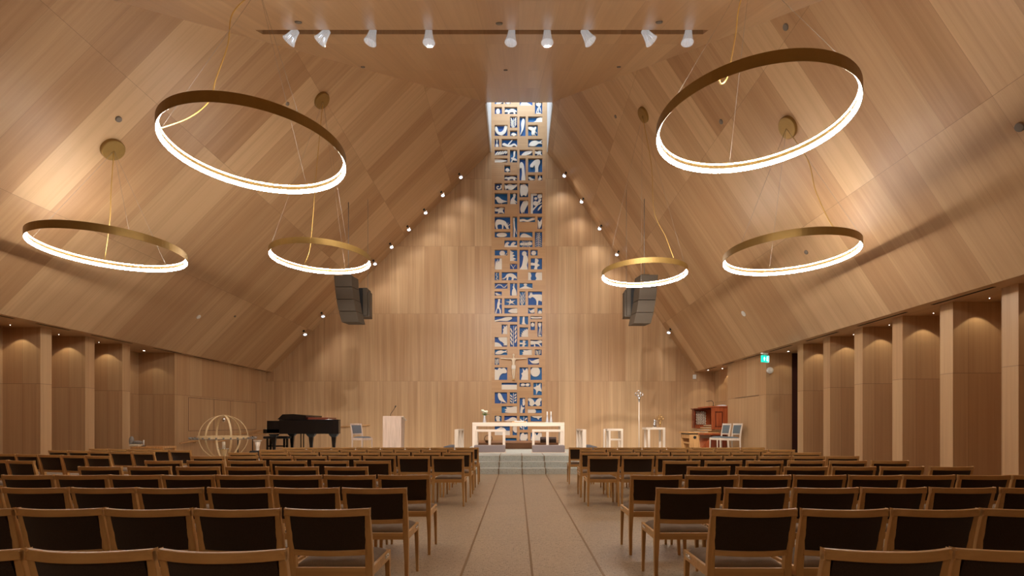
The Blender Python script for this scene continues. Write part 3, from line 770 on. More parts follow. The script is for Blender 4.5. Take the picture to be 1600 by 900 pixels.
ring_pendant('brass ring light at right, in front of the right ceiling slope', X, Y, h, 1.155,
   [rel(1262, 250, Y, X, Y, h), rel(1275, 300, Y, X, Y, h), rel(1300, 352, Y-.2, X, Y, h), (.3, -1.10, .12)])
X, Y, h = -4.70, 12.06, 3.94
ring_pendant('small-looking brass ring light farther back, beside the left hanging loudspeaker', X, Y, h, 1.14,
   [rel(495, 260, Y, X, Y, h), rel(489, 340, Y, X, Y, h), rel(484, 390, Y+.5, X, Y, h), rel(475, 414, Y+1.1, X, Y, h)])
X, Y, h = 3.37, 13.35, 3.94
ring_pendant('farthest brass ring light, above the right hanging loudspeaker', X, Y, h, 1.11,
   [rel(1018, 260, Y, X, Y, h), rel(1022, 330, Y, X, Y, h), rel(1040, 370, Y, X, Y, h), rel(1052, 402, Y-.8, X, Y, h)], )

# ------------------------------------------------------------------ slot spotlights with ribbed glass shades
WARM = (1.0, .86, .70); NEUT = (1.0, .93, .86)
slot_x = [457, 506, 581, 670, 799, 855, 917, 1012, 1075]
targets = [(-6.5, 17, .5), (-3.9, 16.2, 1), (-5.8, 17, 1), (-1.6, 21, 3.2), (.0, 17.0, 1.1), (1.6, 21, 3.2), (3.6, 17.5, 1), (4.5, 17.8, 1), (5.6, 18, 1)]
names = ['leftmost', 'second from the left', 'third from the left', 'fourth from the left', 'just left of the middle seam', 'just right of the middle seam', 'third from the right', 'second from the right', 'rightmost']
for i, (px, tg) in enumerate(zip(slot_x, targets)):
    Y = 9.22; p = at(px, 56, Y)
    t = thing('track_spotlight', 'ribbed glass spotlight in the dark ceiling slot, '+names[i], 'spotlight', (p.x, Y, p.z), 0, 'spotlights in the ceiling slot')
    tilt = [.6, .6, .25, 0, .1, 0, -.55, -.6, .1][i]
    Rm = Matrix.Rotation(tilt, 4, 'Y')
    n = 24; mb = MB(); vs = []; fs = []
    for (r, z) in ((.055, .13), (.065, .04), (.085, -.06), (.11, -.13)):
        for k in range(n*2):
            a = 2*PI*k/(n*2); rr = r*(1+(.06 if k % 2 else -.04)); vs.append(Rm @ Vector((rr*math.cos(a), rr*math.sin(a), z)))
    for a_ in range(3):
        for k in range(n*2):
            fs.append([a_*2*n+k, a_*2*n+(k+1) % (2*n), (a_+1)*2*n+(k+1) % (2*n), (a_+1)*2*n+k])
    mb.add(vs, fs, smooth=False); mb.build('glass_shade', 'ribglass', t)
    mb = MB(); mb.lathe([(.0, .0), (.04, .02), (.045, .10), (.035, .14), (0, .14)], mat=Rm, n=16); mb.build('lamp_holder', 'matblack', t)
    mb = MB(); mb.lathe([(.0, -.015), (.035, -.01), (.035, -.002), (0, 0)], mat=Rm, n=16); mb.build('lamp_lens', 'spotglass', t)
    mb = MB(); mb.tube([Rm @ Vector((0, 0, .13)), (0, 0, .36)], .012, 8); mb.build('stem', 'matblack', t)
    src = Vector((p.x, Y, p.z-.16))
    e = [800, 1400, 950, 1250, 2300, 1250, 1100, 1300, 800][i]
    lamp('spot_lamp', 'SPOT', src, e, NEUT, tg, .05, [40, 40, 46, 75, 26, 75, 46, 46, 46][i], 1.0)

# small spotlights along the front edge of both slopes
def edge_spot(px, py, Yd, side, k, aim, e):
    p = at(px, py, Yd)
    z, nn = canopy_z(p.x, p.y); p.z = z
    lab = 'small chrome spotlight on the %s ceiling slope, %s' % ('left' if side < 0 else 'right', k)
    t = thing('ceiling_spotlight', lab, 'spotlight', p+nn*.01, 0, 'small spotlights along the front wall edge')
    d = Vector((side*-.25, -.25, -.85)).normalized()
    rot = nn.to_track_quat('Z', 'Y').to_matrix().to_4x4()
    mb = MB(); mb.lathe([(.045, -.005), (.045, .02), (.0, .02)], mat=rot, n=16); mb.build('mounting_plate', 'matblack', t)
    j = nn*.06
    mb = MB(); mb.tube([nn*.01, j+d*.02], .014, 8); mb.build('stem', 'matblack', t)
    rd = d.to_track_quat('Z', 'Y').to_matrix().to_4x4()
    mb = MB(); mb.lathe([(0, -.04), (.045, -.03), (.075, .03), (.08, .10), (.07, .10), (.0, .09)], mat=Matrix.Translation(j+d*.03) @ rd, n=20); mb.build('lamp_head', 'chrome', t)
    mb = MB(); mb.lathe([(0, .0), (.066, .0), (.066, .012), (0, .014)], mat=Matrix.Translation(j+d*.125) @ rd, n=20); mb.build('lamp_lens', 'spotglass', t)
    lamp('spot_lamp', 'SPOT', p+j+d*.22, e, (1.0, .93, .86), aim, .06, 140, 1.0)
ords = ['topmost', 'second from the top', 'third from the top', 'fourth from the top', 'fifth from the top', 'just above the loudspeaker', 'lower right of the lowest two', 'lowest of all']
for k, (px, py) in enumerate([(717,275),(689,304),(662,331),(636,359),(609,386),(583,414),(502,498),(474,526)]):
    edge_spot(px, py, 20.35, -1, ords[k], (at(px, py, 20.4).x*.75, 19.2, 2.0), 55)
ords2 = ['topmost', 'second from the top', 'third from the top', 'just above the farthest ring light', 'lowest of all']
for k, (px, py) in enumerate([(885,274),(912,317),(940,360),(967,401),(1048,524)]):
    edge_spot(px, py, 20.5, 1, ords2[k], (at(px, py, 20.4).x*.8, 19.2, 2.0), 55)

# recessed downlights over the side bays
bayY = [13.68-1.175*k-.26 for k in range(0, 9)]
pos = {0: 'innermost', 1: 'second', 2: 'third', 3: 'fourth', 4: 'fifth', 5: 'sixth', 6: 'seventh'}
def downlight(X, Y, lab, e=9.5):
    mb = MB(); rr = .024 if e in (7, 6, 12) else .007
    mb.lathe([(rr, -.0), (rr, -.006), (.0, -.006)], X, Y, ZS, n=16, smooth=False)
    o = mb.build('downlight', 'downlight'); tag(o, lab, 'downlight', 'recessed downlights in the side bays')
    lamp('downlight_lamp', 'SPOT', (X, Y, ZS-.03), e*.8, (1.0, .83, .56), (X, Y, 0), .015, 94, .12)
for k, y in enumerate(bayY):
    if k <= 3: downlight(-11.17, y, 'tiny recessed downlight over the left wall bay before the %s fin from the front' % ['first', 'second', 'third', 'fourth'][k])
    if k <= 6: downlight(8.2, y, 'tiny recessed downlight over the right wall bay before the %s fin from the front' % ['first', 'second', 'third', 'fourth', 'fifth', 'sixth', 'seventh'][k])
downlight(-11.1, 14.95, 'bright recessed downlight over the wide bay beyond the left fins', 7)
downlight(8.15, 15.1, 'bright recessed downlight beside the green exit sign', 6)
downlight(7.72, 20.3, 'tiny recessed downlight above the organ console, left one', 12)
downlight(8.05, 19.7, 'tiny recessed downlight above the organ console, middle one', 12)
downlight(7.95, 18.6, 'tiny recessed downlight above the organ console, right one', 6)

# skylight shaft lamp
lamp('shaft_light', 'AREA', (.08, 19.2, 15.9), 75, (.86, .94, 1.0), (.08, 20.4, 12), 2.0, size_y=.4)

# ------------------------------------------------------------------ ceiling caps
caps = [(185,186,.055,'detector','left slope above the lowest ring'),(449,162,.045,'detector','left slope beside the brass ceiling rose'),(310,495,.07,'white','white round cap low on the left slope'),
        (367,494,.035,'detector','left slope right of the white cap'),(592,346,0,'',''),
        (466,34,.06,'detector','canopy above the left end of the slot'),(780,36,.06,'detector','canopy above the middle of the slot'),(1030,34,.06,'detector','canopy above the right end of the slot'),
        (567,104,.05,'detector','canopy below the left end of the slot'),(790,109,.05,'detector','canopy below the middle of the slot'),(967,104,.05,'detector','canopy below the right end of the slot'),
        (1228,42,.055,'detector','right slope at the top edge'),(1127,190,.055,'detector','right slope inside the large ring'),(1594,198,.06,'detector','right slope at the right edge'),
        (1162,490,.09,'white','white oval cap low on the right slope'),(1260,394,.05,'detector','right slope inside the lower ring'),(962,182,.05,'detector','right slope left of the brass rose')]
for (px, py, r, m_, lab) in caps:
    if not r: continue
    a, b = (px-VX)/F, (VY-py)/F
    cands = []
    Yl = (ZS-EYE-kL*XL)/(b-kL*a) if b-kL*a > 0 else 99
    Yr = (ZS-EYE+kR*XR)/(b+kR*a) if b+kR*a > 0 else 99
    Yc = (12.76-.491*17.84-EYE)/(b-.491) if b > .491 else 99
    Y = min(v for v in (Yl, Yr, Yc) if v > 0)
    p = Vector((a*Y, Y, EYE+b*Y)); z, nn = canopy_z(p.x, p.y)
    rot = nn.to_track_quat('Z', 'Y').to_matrix().to_4x4()
    mb = MB(); mb.lathe([(r, -.005), (r, .012), (r*.85, .022), (0, .024)], n=20, mat=rot, smooth=False)
    o = mb.build('smoke_detector', m_); o.location = p
    tag(o, lab if m_ == 'white' else 'small grey round detector, '+lab, 'smoke detector', 'round detectors in the ceiling')

# ------------------------------------------------------------------ hanging loudspeakers
def array(side, lab, lab2):
    px = 545 if side < 0 else 1005
    Y = 15.8
    c = at(px, 430, Y)
    t = thing('line_array_loudspeaker', lab, 'loudspeaker', (c.x, Y, c.z), 0)
    # stack of four boxes curving down; widths taper, faces the audience
    w = .34; ztop = [0, -.36, -.74, -1.10, -1.44] if side < 0 else [.02, -.36, -.76, -1.14, -1.48]
    curve = [0, .02, .07, .14, .22]; xs_ = [0, .02, .05, .10, .17]
    base = -.17
    for i in range(4):
        mb = MB()
        z1, z0 = ztop[i]-.006, ztop[i+1]+.006
        o1, o0 = xs_[i], xs_[i+1]; y1, y0 = curve[i], curve[i+1]
        def xx(a, o): return -side*0 + (a+o if side < 0 else -(a+o))
        L1, R1, L0, R0_ = base-.30+o1, base+.25+o1, base-.30+o0, base+.25+o0-.01
        vs = []
        for (z, L, Rr, yy) in ((z0, L0, R0_, y0), (z1, L1, R1, y1)):
            for (a, yv) in ((L, yy), (Rr, yy), (Rr+.09, yy+.42), (L+.09, yy+.42)):
                vs.append(((a if side < 0 else -a), yv, z))
        fs = [[0, 3, 2, 1], [4, 5, 6, 7], [0, 1, 5, 4], [1, 2, 6, 5], [2, 3, 7, 6], [3, 0, 4, 7]]
        mb.add(vs, fs); mb.build('loudspeaker_box', 'speaker', t, bevel=.01)
    mb = MB()
    a = base-.05
    mb.box(min(-side*-a, -side*-(a+.25)) if False else (a if side < 0 else -a-.25), (a+.25 if side < 0 else -a), .1, .4, .02, .06); mb.build('mounting_bar', 'speaker', t)
    z, nn = canopy_z(c.x+(a+.125)*(1 if side < 0 else -1), Y+.25)
    xr_ = (a+.125)*(1 if side < 0 else -1)
    mb = MB(); mb.tube([(xr_, .25, .05), (xr_, .25, z-c.z)], .012, 6); mb.build('hanging_rod', 'wire', t)
    # companion column behind
    t2 = thing('column_loudspeaker', lab2, 'loudspeaker', (c.x, Y, c.z), 0)
    q0, q1, q2, q3_ = (.31, .44, .47, .645)
    def sxx(a, b): return (a, b) if side < 0 else (-b, -a)
    a, b = sxx(.22, .36); mb = MB(); mb.box(a, b, .7, 1.15, -1.12, -.2); mb.build('cabinet', 'speaker', t2, bevel=.01)
    a, b = sxx(.08, .22); mb = MB(); mb.box(a, b, .74, 1.1, -1.05, -.2); mb.build('grille', 'matblack', t2)
    a, b = sxx(.36, .42); mb = MB(); mb.box(a, b, .8, 1.1, -1.14, -.3); mb.build('side_panel', 'speaker', t2)
    a, b = sxx(.08, .42); mb = MB(); mb.box(a, b, .72, 1.12, -1.15, -1.12); mb.build('bottom_plate', 'speaker', t2)
    zz, nn = canopy_z(c.x+(-side*.32), Y+.95)
    mb = MB(); mb.tube([(-side*.32, .95, -.2), (-side*.32, .95, zz-c.z)], .006, 6); mb.build('hanging_rod', 'wire', t2)
array(-1, 'bronze curved loudspeaker stack hanging left of the screen', 'slim column loudspeaker hanging behind the left curved stack')
array(1, 'bronze curved loudspeaker stack hanging right of the screen', 'slim column loudspeaker hanging behind the right curved stack')

# ------------------------------------------------------------------ chairs
def back_curve(x, amp=.06): return -amp*(1-(x/.26)**2)
def make_chair(kind, label, wood='oak', seatm='seat_fabric', backm='dark_fabric', mats=None):
    t = thing(kind, label, 'chair')
    # rear legs with raking back posts; local y=0 is the top of the back, front is +y
    for s in (-1, 1):
        mb = MB()
        prof = [(.0, .055, .026, .030), (.20, .07, .032, .034), (.40, .075, .044, .040), (.50, .066, .045, .038), (.62, .045, .042, .034), (.74, .016, .033, .028), (.815, -.006, .028, .024)]
        vs = []; fs = []
        for (z, y, w, d) in prof:
            xo = s*.26; xi = s*(.26-w)
            a, b = min(xo, xi), max(xo, xi)
            vs += [(a, y-d/2, z), (b, y-d/2, z), (b, y+d/2, z), (a, y+d/2, z)]
        for i in range(len(prof)-1):
            for k in range(4): fs.append([i*4+k, i*4+(k+1) % 4, (i+1)*4+(k+1) % 4, (i+1)*4+k])
        fs += [[3, 2, 1, 0], [(len(prof)-1)*4+k for k in range(4)]]
        mb.add(vs, fs); mb.build('leg', wood, t, bevel=.003)
        mb = MB(); vs = []; fs = []
        pf = [(.0, .50, .022), (.25, .497, .03), (.445, .495, .038)]
        for (z, y, w) in pf:
            xo = s*.255; xi = s*(.255-w); a, b = min(xo, xi), max(xo, xi)
            vs += [(a, y-w/2, z), (b, y-w/2, z), (b, y+w/2, z), (a, y+w/2, z)]
        for i in range(2):
            for k in range(4): fs.append([i*4+k, i*4+(k+1) % 4, (i+1)*4+(k+1) % 4, (i+1)*4+k])
        fs += [[3, 2, 1, 0], [8, 9, 10, 11]]
        mb.add(vs, fs); mb.build('leg', wood, t, bevel=.003)
    # back frame: bowed top rail and lower rail
    mb = MB()
    def rail(z0, z1, y0f, th, x0, x1, amp, n=14, sag=0):
        vs = []; fs = []
        for i in range(n+1):
            x = x0+(x1-x0)*i/n; y = y0f+back_curve(x, amp)
            vs += [(x, y-th/2, z0), (x, y-th/2, z1), (x, y+th/2, z1), (x, y+th/2, z0)]
        for i in range(n):
            for k in range(4): fs.append([i*4+k, i*4+(k+1) % 4, (i+1)*4+(k+1) % 4, (i+1)*4+k][::-1])
        fs += [[0, 1, 2, 3][::-1], [n*4+k for k in range(4)]]
        mb.add(vs, fs)
    rail(.776, .82, .004, .026, -.26, .26, .062)
    rail(.525, .560, .060, .024, -.225, .225, .048)
    wood_h = {'oak': 'oak_h', 'ash': 'ash_h'}.get(wood, wood)
    mb.build('back_frame', wood_h, t, bevel=.003)
    mb = MB(); vs = []; fs = []; n = 12
    rows = [(.561, .056, .050), (.67, .036, .055), (.775, .008, .062)]
    for (z, y0f, amp) in rows:
        for i in range(n+1):
            x = -.222+.444*i/n
            wd = .232-(.228-.218)*((z-.56)/.22)
            x *= wd/.222
            vs.append((x, y0f+back_curve(x, amp)-.004, z))
    for (z, y0f, amp) in rows:
        for i in range(n+1):
            x = -.222+.444*i/n
            vs.append((x*1.03, y0f+back_curve(x, amp)+.024, z))
    NV = (n+1)*3
    for r in range(2):
        for i in range(n):
            a = r*(n+1)+i
            fs.append([a, a+1, a+n+2, a+n+1]); fs.append([NV+a, NV+a+n+1, NV+a+n+2, NV+a+1])
    mb.add(vs, fs, smooth=True)
    mb.build('backrest_cushion', backm, t)
    # seat frame
    mb = MB(); mb.box(-.222, .222, .062, .084, .385, .440)
    mb.box(-.225, .225, .480, .502, .385, .440)
    mb.box(-.258, -.236, .09, .48, .385, .445); mb.box(.236, .258, .09, .48, .385, .445)
    mb.build('seat_frame', wood_h, t, bevel=.003)
    # padded seat with a stitched cross
    mb = MB(); n = 14; vs = []; fs = []
    for j in range(n+1):
        for i in range(n+1):
            u, v = i/n*2-1, j/n*2-1
            e = max(0, 1-abs(u)**6)*max(0, 1-abs(v)**6)
            zz = .442+.040*e**.6-.009*math.exp(-(u/.08)**2)*e-.009*math.exp(-(v/.08)**2)*e-.01*math.exp(-(u*u+v*v)/.01)
            vs.append((u*.236, .292+v*.205, zz))
    for j in range(n):
        for i in range(n): fs.append([j*(n+1)+i, j*(n+1)+i+1, (j+1)*(n+1)+i+1, (j+1)*(n+1)+i])
    edge = [i for i in range(n+1)]+[j*(n+1)+n for j in range(1, n+1)]+[n*(n+1)+i for i in range(n-1, -1, -1)]+[j*(n+1) for j in range(n-1, 0, -1)]
    b0 = len(vs)
    for k in edge: vs.append((vs[k][0]*.99, vs[k][1], .425))
    for k in range(len(edge)):
        k2 = (k+1) % len(edge); fs.append([edge[k], b0+k, b0+k2, edge[k2]])
    fs.append([b0+k for k in range(len(edge))][::-1])
    mb.add(vs, fs, smooth=True); mb.build('seat_cushion', seatm, t)
    return t
def add_links(t):
    for s in (-1, 1):
        mb = MB(); x = s*.258
        mb.tube([(x-s*.001, .44, .425), (x+s*.006, .435, .43), (x+s*.006, .37, .43), (x, .365, .425)], .0035, 5)
        o = mb.build('link_bracket', 'chrome', t)
        mb = MB(); mb.box(min(x, x+s*.003), max(x, x+s*.003), .355, .45, .412, .436); mb.build('link_plate', 'chrome', o)
proto = make_chair('chair', 'x'); add_links(proto)
used = [False]
ORD = ['first', 'second', 'third', 'fourth', 'fifth', 'sixth', 'seventh', 'eighth', 'ninth', 'tenth']
NUM = {0: 'tenth', 1: 'ninth', 2: 'eighth', 3: 'seventh', 4: 'sixth', 5: 'fifth', 6: 'fourth', 7: 'third', 8: 'second', 9: 'front'}
def put(x, y, rz, label, group):
    if not used[0]:
        used[0] = True; o = proto; o.location = (x, y, 0); o.rotation_euler = (0, 0, rz); o['label'] = label; o['group'] = group
    else: dup(proto, (x, y, 0), rz, label, group)
rowY = {k: 2.05+1.005*k for k in range(10)}
rowY[0] = 2.07
# start (aisle edge, left x in px of the first chair), pitch in px, count
rightrows = {0: (1285, 204, 3), 1: (1109.5, 141.3, 4), 2: (1025, 107.6, 6), 3: (985, 85.3, 8), 4: (1074, 75.8, 6), 5: (1036, 65.2, 6), 6: (918.5, 53.2, 8), 7: (907, 47.2, 8), 8: (906, 42.2, 8), 9: (889, 38.3, 8)}
leftrows = {0: (450, 195.5, 3), 1: (578, 138.7, 5), 2: (636, 106, 7), 3: (671, 83.8, 8), 4: (575, 77.2, 6), 5: (610, 65.2, 6), 6: (725, 53.6, 8), 7: (736, 47.7, 8), 8: (741, 41.9, 8), 9: (748, 38.6, 8)}
LABN = 'dark-backed oak chair, %s block, %s row from the steps, %s from the aisle'
LABF = 'dark-backed oak chair, %s block, frontmost row, %s from the aisle'
def chair_label(blk, k, i):
    return (LABF % (blk, ORD[i])) if k == 9 else LABN % (blk, NUM[k], ORD[i])
for k, (x0, p, n) in rightrows.items():
    Y = rowY[k]; xe = (x0-VX)*Y/F; pm = max(.542, p*Y/F)
    for i in range(n):
        put(xe+.26+pm*i, Y+random.uniform(-.012, .012), random.uniform(-.006, .006), chair_label('right', k, i), 'chairs in the right seating block')
for k, (x0, p, n) in leftrows.items():
    Y = rowY[k]; xe = (x0-VX)*Y/F; pm = max(.542, p*Y/F)
    for i in range(n):
        put(xe-.26-pm*i, Y+random.uniform(-.012, .012), random.uniform(-.006, .006), chair_label('left', k, i), 'chairs in the left seating block')
# rows turned towards the altar along the left wall: right-end top corner, image x; count
wing = [((298, 703.6), (144, 700.3), 5, 'front'), ((241, 706.5), (75, 704), 5, 'second'), ((172, 712.5), (-19, 709), 5, 'third'), ((53, 720), (-60, 717.5), 3, 'fourth')]
for (a, b, n, nm) in wing:
    Ya = .51*F/(a[1]-VY); Yb = .51*F/(b[1]-VY)
    A = Vector(((a[0]-VX)*Ya/F, Ya)); B = Vector(((b[0]-VX)*Yb/F, Yb))
    ang = math.radians(-15.5)
    d = Vector((-math.cos(ang), -math.sin(ang)))
    L = .545
    for i in range(n):
        c = A+d*(.26+L*i)
        put(c.x, c.y, ang, 'angled oak chair by left wall, %s angled row, %s from its right end' % (nm, ORD[i]), 'angled chairs beside the left wall')

# ------------------------------------------------------------------ chancel things
Z0 = .44
def wbox(name, mat, parent, *b, bevel=.003):
    mb = MB(); mb.box(*b); return mb.build(name, mat, parent, bevel=bevel)
# altar table
AY = 16.9
a0, a1 = at(738, 660, AY), at(882, 660, AY)
top = a0.z-Z0; x0 = a0.x; x1 = a1.x; cx = (x0+x1)/2; W = (x1-x0)/2
t = thing('altar_table', 'long pale ash altar table with a thick top and square legs', 'altar', (cx, AY, Z0))
wbox('table_top', 'ash_h', t, -W, W, 0, .80, top-.13, top)
for s in (-1, 1):
    for (ya, yb) in ((0, .14), (.66, .80)):
        wbox('leg', 'ash', t, min(s*W, s*(W-.14)), max(s*W, s*(W-.14)), ya, yb, 0, top-.13)
# things on the altar
def lathe_obj(name, mat, parent, prof, x=0, y=0, z=0, n=24):
    mb = MB(); mb.lathe(prof, x, y, z, n); return mb.build(name, mat, parent)
p = at(757, 660, AY+.4)
TZ = Z0+top
t = thing('flower_vase', 'silver vase of white flowers on the left end of the altar', 'vase', (p.x, AY+.4, TZ))
lathe_obj('vase', 'silver_matt', t, [(.055, 0), (.06, .01), (.05, .10), (.034, .2), (.038, .24), (.03, .24), (.028, .2), (0, .19)])
for k in range(7):
    a = 2.4*k; r = .05+.012*(k % 3)
    hx, hy, hz = r*1.2*math.cos(a), r*math.sin(a), .33+.035*((k*5) % 3)
    mb = MB(); mb.tube([(0, 0, .18), (hx*.5, hy*.5, .27), (hx, hy, hz)], .004, 5); mb.build('stem', 'leaf', t)
    mb = MB()
    for j in range(7):
        b = j*.9; mb.sphere((hx+.018*math.cos(b), hy+.018*math.sin(b), hz+.012*math.sin(b*2)+.01), .026, 8, 6)
    mb.build('flower', 'petal', t)
mb = MB()
for k in range(12):
    a = k*.55; mb.add([(0, 0, .24), (.05*math.cos(a), .05*math.sin(a), .30), (.10*math.cos(a), .10*math.sin(a), .27+.02*(k % 3)), (.05*math.cos(a+.4), .05*math.sin(a+.4), .27)], [[0, 1, 2, 3]])
mb.tube([(0, 0, .22), (.1, -.03, .28), (.17, -.03, .265)], .008, 6)
mb.build('foliage', 'leaf', t)
for k, (px, lab) in enumerate(((855, 'left'), (861, 'right'))):
    p = at(px, 660, AY+.4)
    t = thing('candlestick', 'silver bottle-shaped candlestick with white candle on the altar, %s of the pair' % lab, 'candlestick', (p.x, AY+.4, TZ), 0, 'candlesticks on the altar')
    lathe_obj('holder', 'silver_matt', t, [(.052, 0), (.055, .01), (.046, .08), (.028, .17), (.018, .24), (.02, .26), (0, .26)])
    lathe_obj('candle', 'white', t, [(.02, .26), (.021, .27), (.021, .365), (.016, .375), (0, .375)], n=16)
t = thing('book_stand', 'low sloping wooden stand with an open book at the middle of the altar', 'book stand', (at(811, 660, AY+.3).x, AY+.3, TZ))
mb = MB(); mb.add([(-.24, -.12, .0), (.24, -.12, 0), (.24, .14, 0), (-.24, .14, 0), (-.24, -.12, .02), (.24, -.12, .02), (.24, .14, .05), (-.24, .14, .05)], [[0,3,2,1],[4,5,6,7],[0,1,5,4],[1,2,6,5],[2,3,7,6],[3,0,4,7]])
mb.build('stand', 'honey', t, bevel=.004)
mb = MB(); mb.add([(-.16, -.09, .034), (0, -.09, .026), (.16, -.09, .034), (-.16, .12, .063), (0, .12, .053), (.16, .12, .063)], [[0, 1, 4, 3], [1, 2, 5, 4]]); 
o = mb.build('open_book', 'paper', t); md = o.modifiers.new('S', 'SOLIDIFY'); md.thickness = .008

# kneeling rails in front of the altar
def kneeler(px0, px1, pmid, lab):
    Y = 15.95
    A, B = at(px0, 671, Y), at(px1, 671, Y); m_ = at(pmid, 671, Y).x
    hgt = A.z-Z0
    t = thing('kneeling_rail', lab, 'kneeler', ((A.x+B.x)/2, Y, Z0))
    w = (B.x-A.x)/2; mm = m_-(A.x+B.x)/2
    wbox('top_rail', 'ash_h', t, -w, w, 0, .10, hgt-.075, hgt)
    for x in (-w, mm-.04, w-.08):
        wbox('post', 'ash', t, x, x+.08, .01, .09, .0, hgt-.075)
    wbox('kneeling_cushion', 'taupe', t, -w+.0, w, -.36, .005, .02, .235, bevel=.02)
    wbox('base_board', 'ash_h', t, -w-.03, w+.03, -.40, .10, 0, .02)
kneeler(742, 789.5, 765, 'pale kneeling rail with taupe cushion before the left half of the altar')
kneeler(831.5, 881, 855.5, 'pale kneeling rail with taupe cushion before the right half of the altar')
def side_rail(px, s, lab):
    Y = 15.9; A = at(px, 671, Y); Zb = .294
    hgt = A.z-Zb
    t = thing('kneeling_rail', lab, 'kneeler', (A.x, Y, Zb))
    wbox('top_rail', 'ash', t, min(0, s*.12), max(0, s*.12), 0, 1.7, hgt-.05, hgt)
    for y in (0, .8, 1.6):
        wbox('post', 'ash', t, min(0, s*.12), max(0, s*.12), y, y+.08, 0, hgt-.05)
    wbox('kneeling_cushion', 'grey_fabric', t, min(-s*.01, -s*.36), max(-s*.01, -s*.36), .05, 1.65, 0, .33, bevel=.02)
side_rail(710.2, 1, 'pale side kneeling rail with grey cushion, left of the altar')
side_rail(916, -1, 'pale side kneeling rail with grey cushion, right of the altar')
# dark boxes on the plinth and a wreath-like basket
p = at(856.5, 693, 18.6)
wb = wbox('bench_box', 'box_brown', None, p.x-.29, p.x+.29, 18.45, 18.75, .655, .86, bevel=.01); tag(wb, 'dark brown box on the plinth behind the right kneeling rail', 'box')
p = at(763, 692, 18.6)
mb = MB()
for k in range(3):
    mb.tube([(p.x+(.13+.01*k)*math.cos(a*PI/14), 18.6+.03*(k-1), .80+.13*math.sin(a*PI/14)) for a in range(-4, 20)], .014, 6)
mb.lathe([(.08, 0), (.12, .03), (.14, .09), (.125, .09), (.1, .03), (0, .015)], p.x, 18.6, .656, 20)
tag(mb.build('wicker_basket', 'wicker'), 'round brown wicker basket on the plinth behind the left kneeling rail', 'basket')

# lectern
Z0 = .294
LY = 16.2; A, B = at(598, 650, LY), at(627, 650, LY)
t = thing('lectern', 'pale washed-oak lectern with a gooseneck microphone', 'lectern', ((A.x+B.x)/2, LY, Z0)); w = (B.x-A.x)/2; hh = A.z-Z0
wbox('front_panel', 'grey_oak', t, -w, w, 0, .03, 0, hh)
mb = MB(); mb.add([(w-.03, .03, 0), (w, .03, 0), (w, .35, 0), (w-.03, .35, 0), (w-.03, .03, hh), (w, .03, hh), (w+.02, .45, hh-.12), (w-.03, .45, hh-.12)], [[0,3,2,1],[4,5,6,7],[0,1,5,4],[1,2,6,5],[2,3,7,6],[3,0,4,7]]); mb.build('side_panel', 'grey_oak', t)
mb = MB(); mb.add([(-w, .03, 0), (-w+.03, .03, 0), (-w+.03, .35, 0), (-w, .35, 0), (-w, .03, hh), (-w+.03, .03, hh), (-w+.03, .45, hh-.12), (-w, .45, hh-.12)], [[0,3,2,1],[4,5,6,7],[0,1,5,4],[1,2,6,5],[2,3,7,6],[3,0,4,7]]); mb.build('side_panel', 'grey_oak', t)
mb = MB(); mb.add([(-w+.03, .03, hh-.03), (w+.06, .03, hh-.03), (w+.06, .5, hh-.15), (-w+.03, .5, hh-.15), (-w+.03, .03, hh), (w+.06, .03, hh), (w+.06, .5, hh-.12), (-w+.03, .5, hh-.12)], [[0,3,2,1],[4,5,6,7],[0,1,5,4],[1,2,6,5],[2,3,7,6],[3,0,4,7]]); mb.build('reading_board', 'ash', t)
mb = MB(); mb.tube([(-.12, .25, hh-.04), (-.1, .24, hh+.08), (0, .2, hh+.2), (.07, .15, hh+.3)], .008, 6); o = mb.build('microphone_stem', 'matblack', t)
mb = MB(); mb.tube([(.06, .155, hh+.285), (.09, .14, hh+.335)], .018, 8); mb.build('microphone_head', 'matblack', o)

# grey upholstered armless chair beside the lectern, two blue-grey chairs at the organ
c = make_chair('chair', 'washed oak chair with grey upholstery between the piano and the lectern', 'grey_oak', 'grey_fabric', 'grey_fabric')
c.location = (at(556, 690, 17.2).x, 17.2, Z0); c.rotation_euler = (0, 0, math.radians(-116)); c.scale = (1, 1, 1.3)
c = make_chair('chair', 'pale chair with blue-grey upholstery beside the organ, left of the pair', 'ash', 'bluegrey_fabric', 'bluegrey_fabric')
c.location = (at(1136, 690, 17.4).x, 17.4, Z0); c.rotation_euler = (0, 0, math.radians(98)); c.scale = (1, 1, 1.3); c['group'] = 'blue-grey chairs at the organ'
c2 = dup(c, (at(1147, 690, 17.2).x-.02, 16.85, Z0), math.radians(98), 'pale chair with blue-grey upholstery beside the organ, right of the pair', 'blue-grey chairs at the organ')

# stool, credence table, processional cross
SY = 17.2; A, B = at(951, 670, SY), at(973.5, 670, SY); w = (B.x-A.x)/2; hh = A.z-Z0
t = thing('side_table', 'white open-frame stool table with a cross rail, left of the processional cross', 'side table', ((A.x+B.x)/2, SY, Z0))
wbox('top', 'ash_h', t, -w-.05, w, 0, .5, hh-.07, hh)
for x in (-w, w-.07):
    for y in (0, .43): wbox('leg', 'ash', t, x, x+.07, y, y+.07, 0, hh-.07)
wbox('leg', 'ash', t, -w-.11, -w-.05, .38, .44, 0, hh-.01)
wbox('cross_rail', 'ash_h', t, -w+.07, w-.07, .01, .05, hh-.40, hh-.34)
CY = 17.2; A, B = at(1012.5, 668, CY), at(1039.5, 668, CY); w = (B.x-A.x)/2; hh = A.z-Z0
t = thing('credence_table', 'white square-legged table holding a pitcher and a small gold cross', 'side table', ((A.x+B.x)/2, CY, Z0))
wbox('top', 'ash_h', t, -w-.06, w, 0, .55, hh-.07, hh)
for x in (-w, w-.07):
    wbox('leg', 'ash', t, x, x+.07, 0, .07, 0, hh-.07)
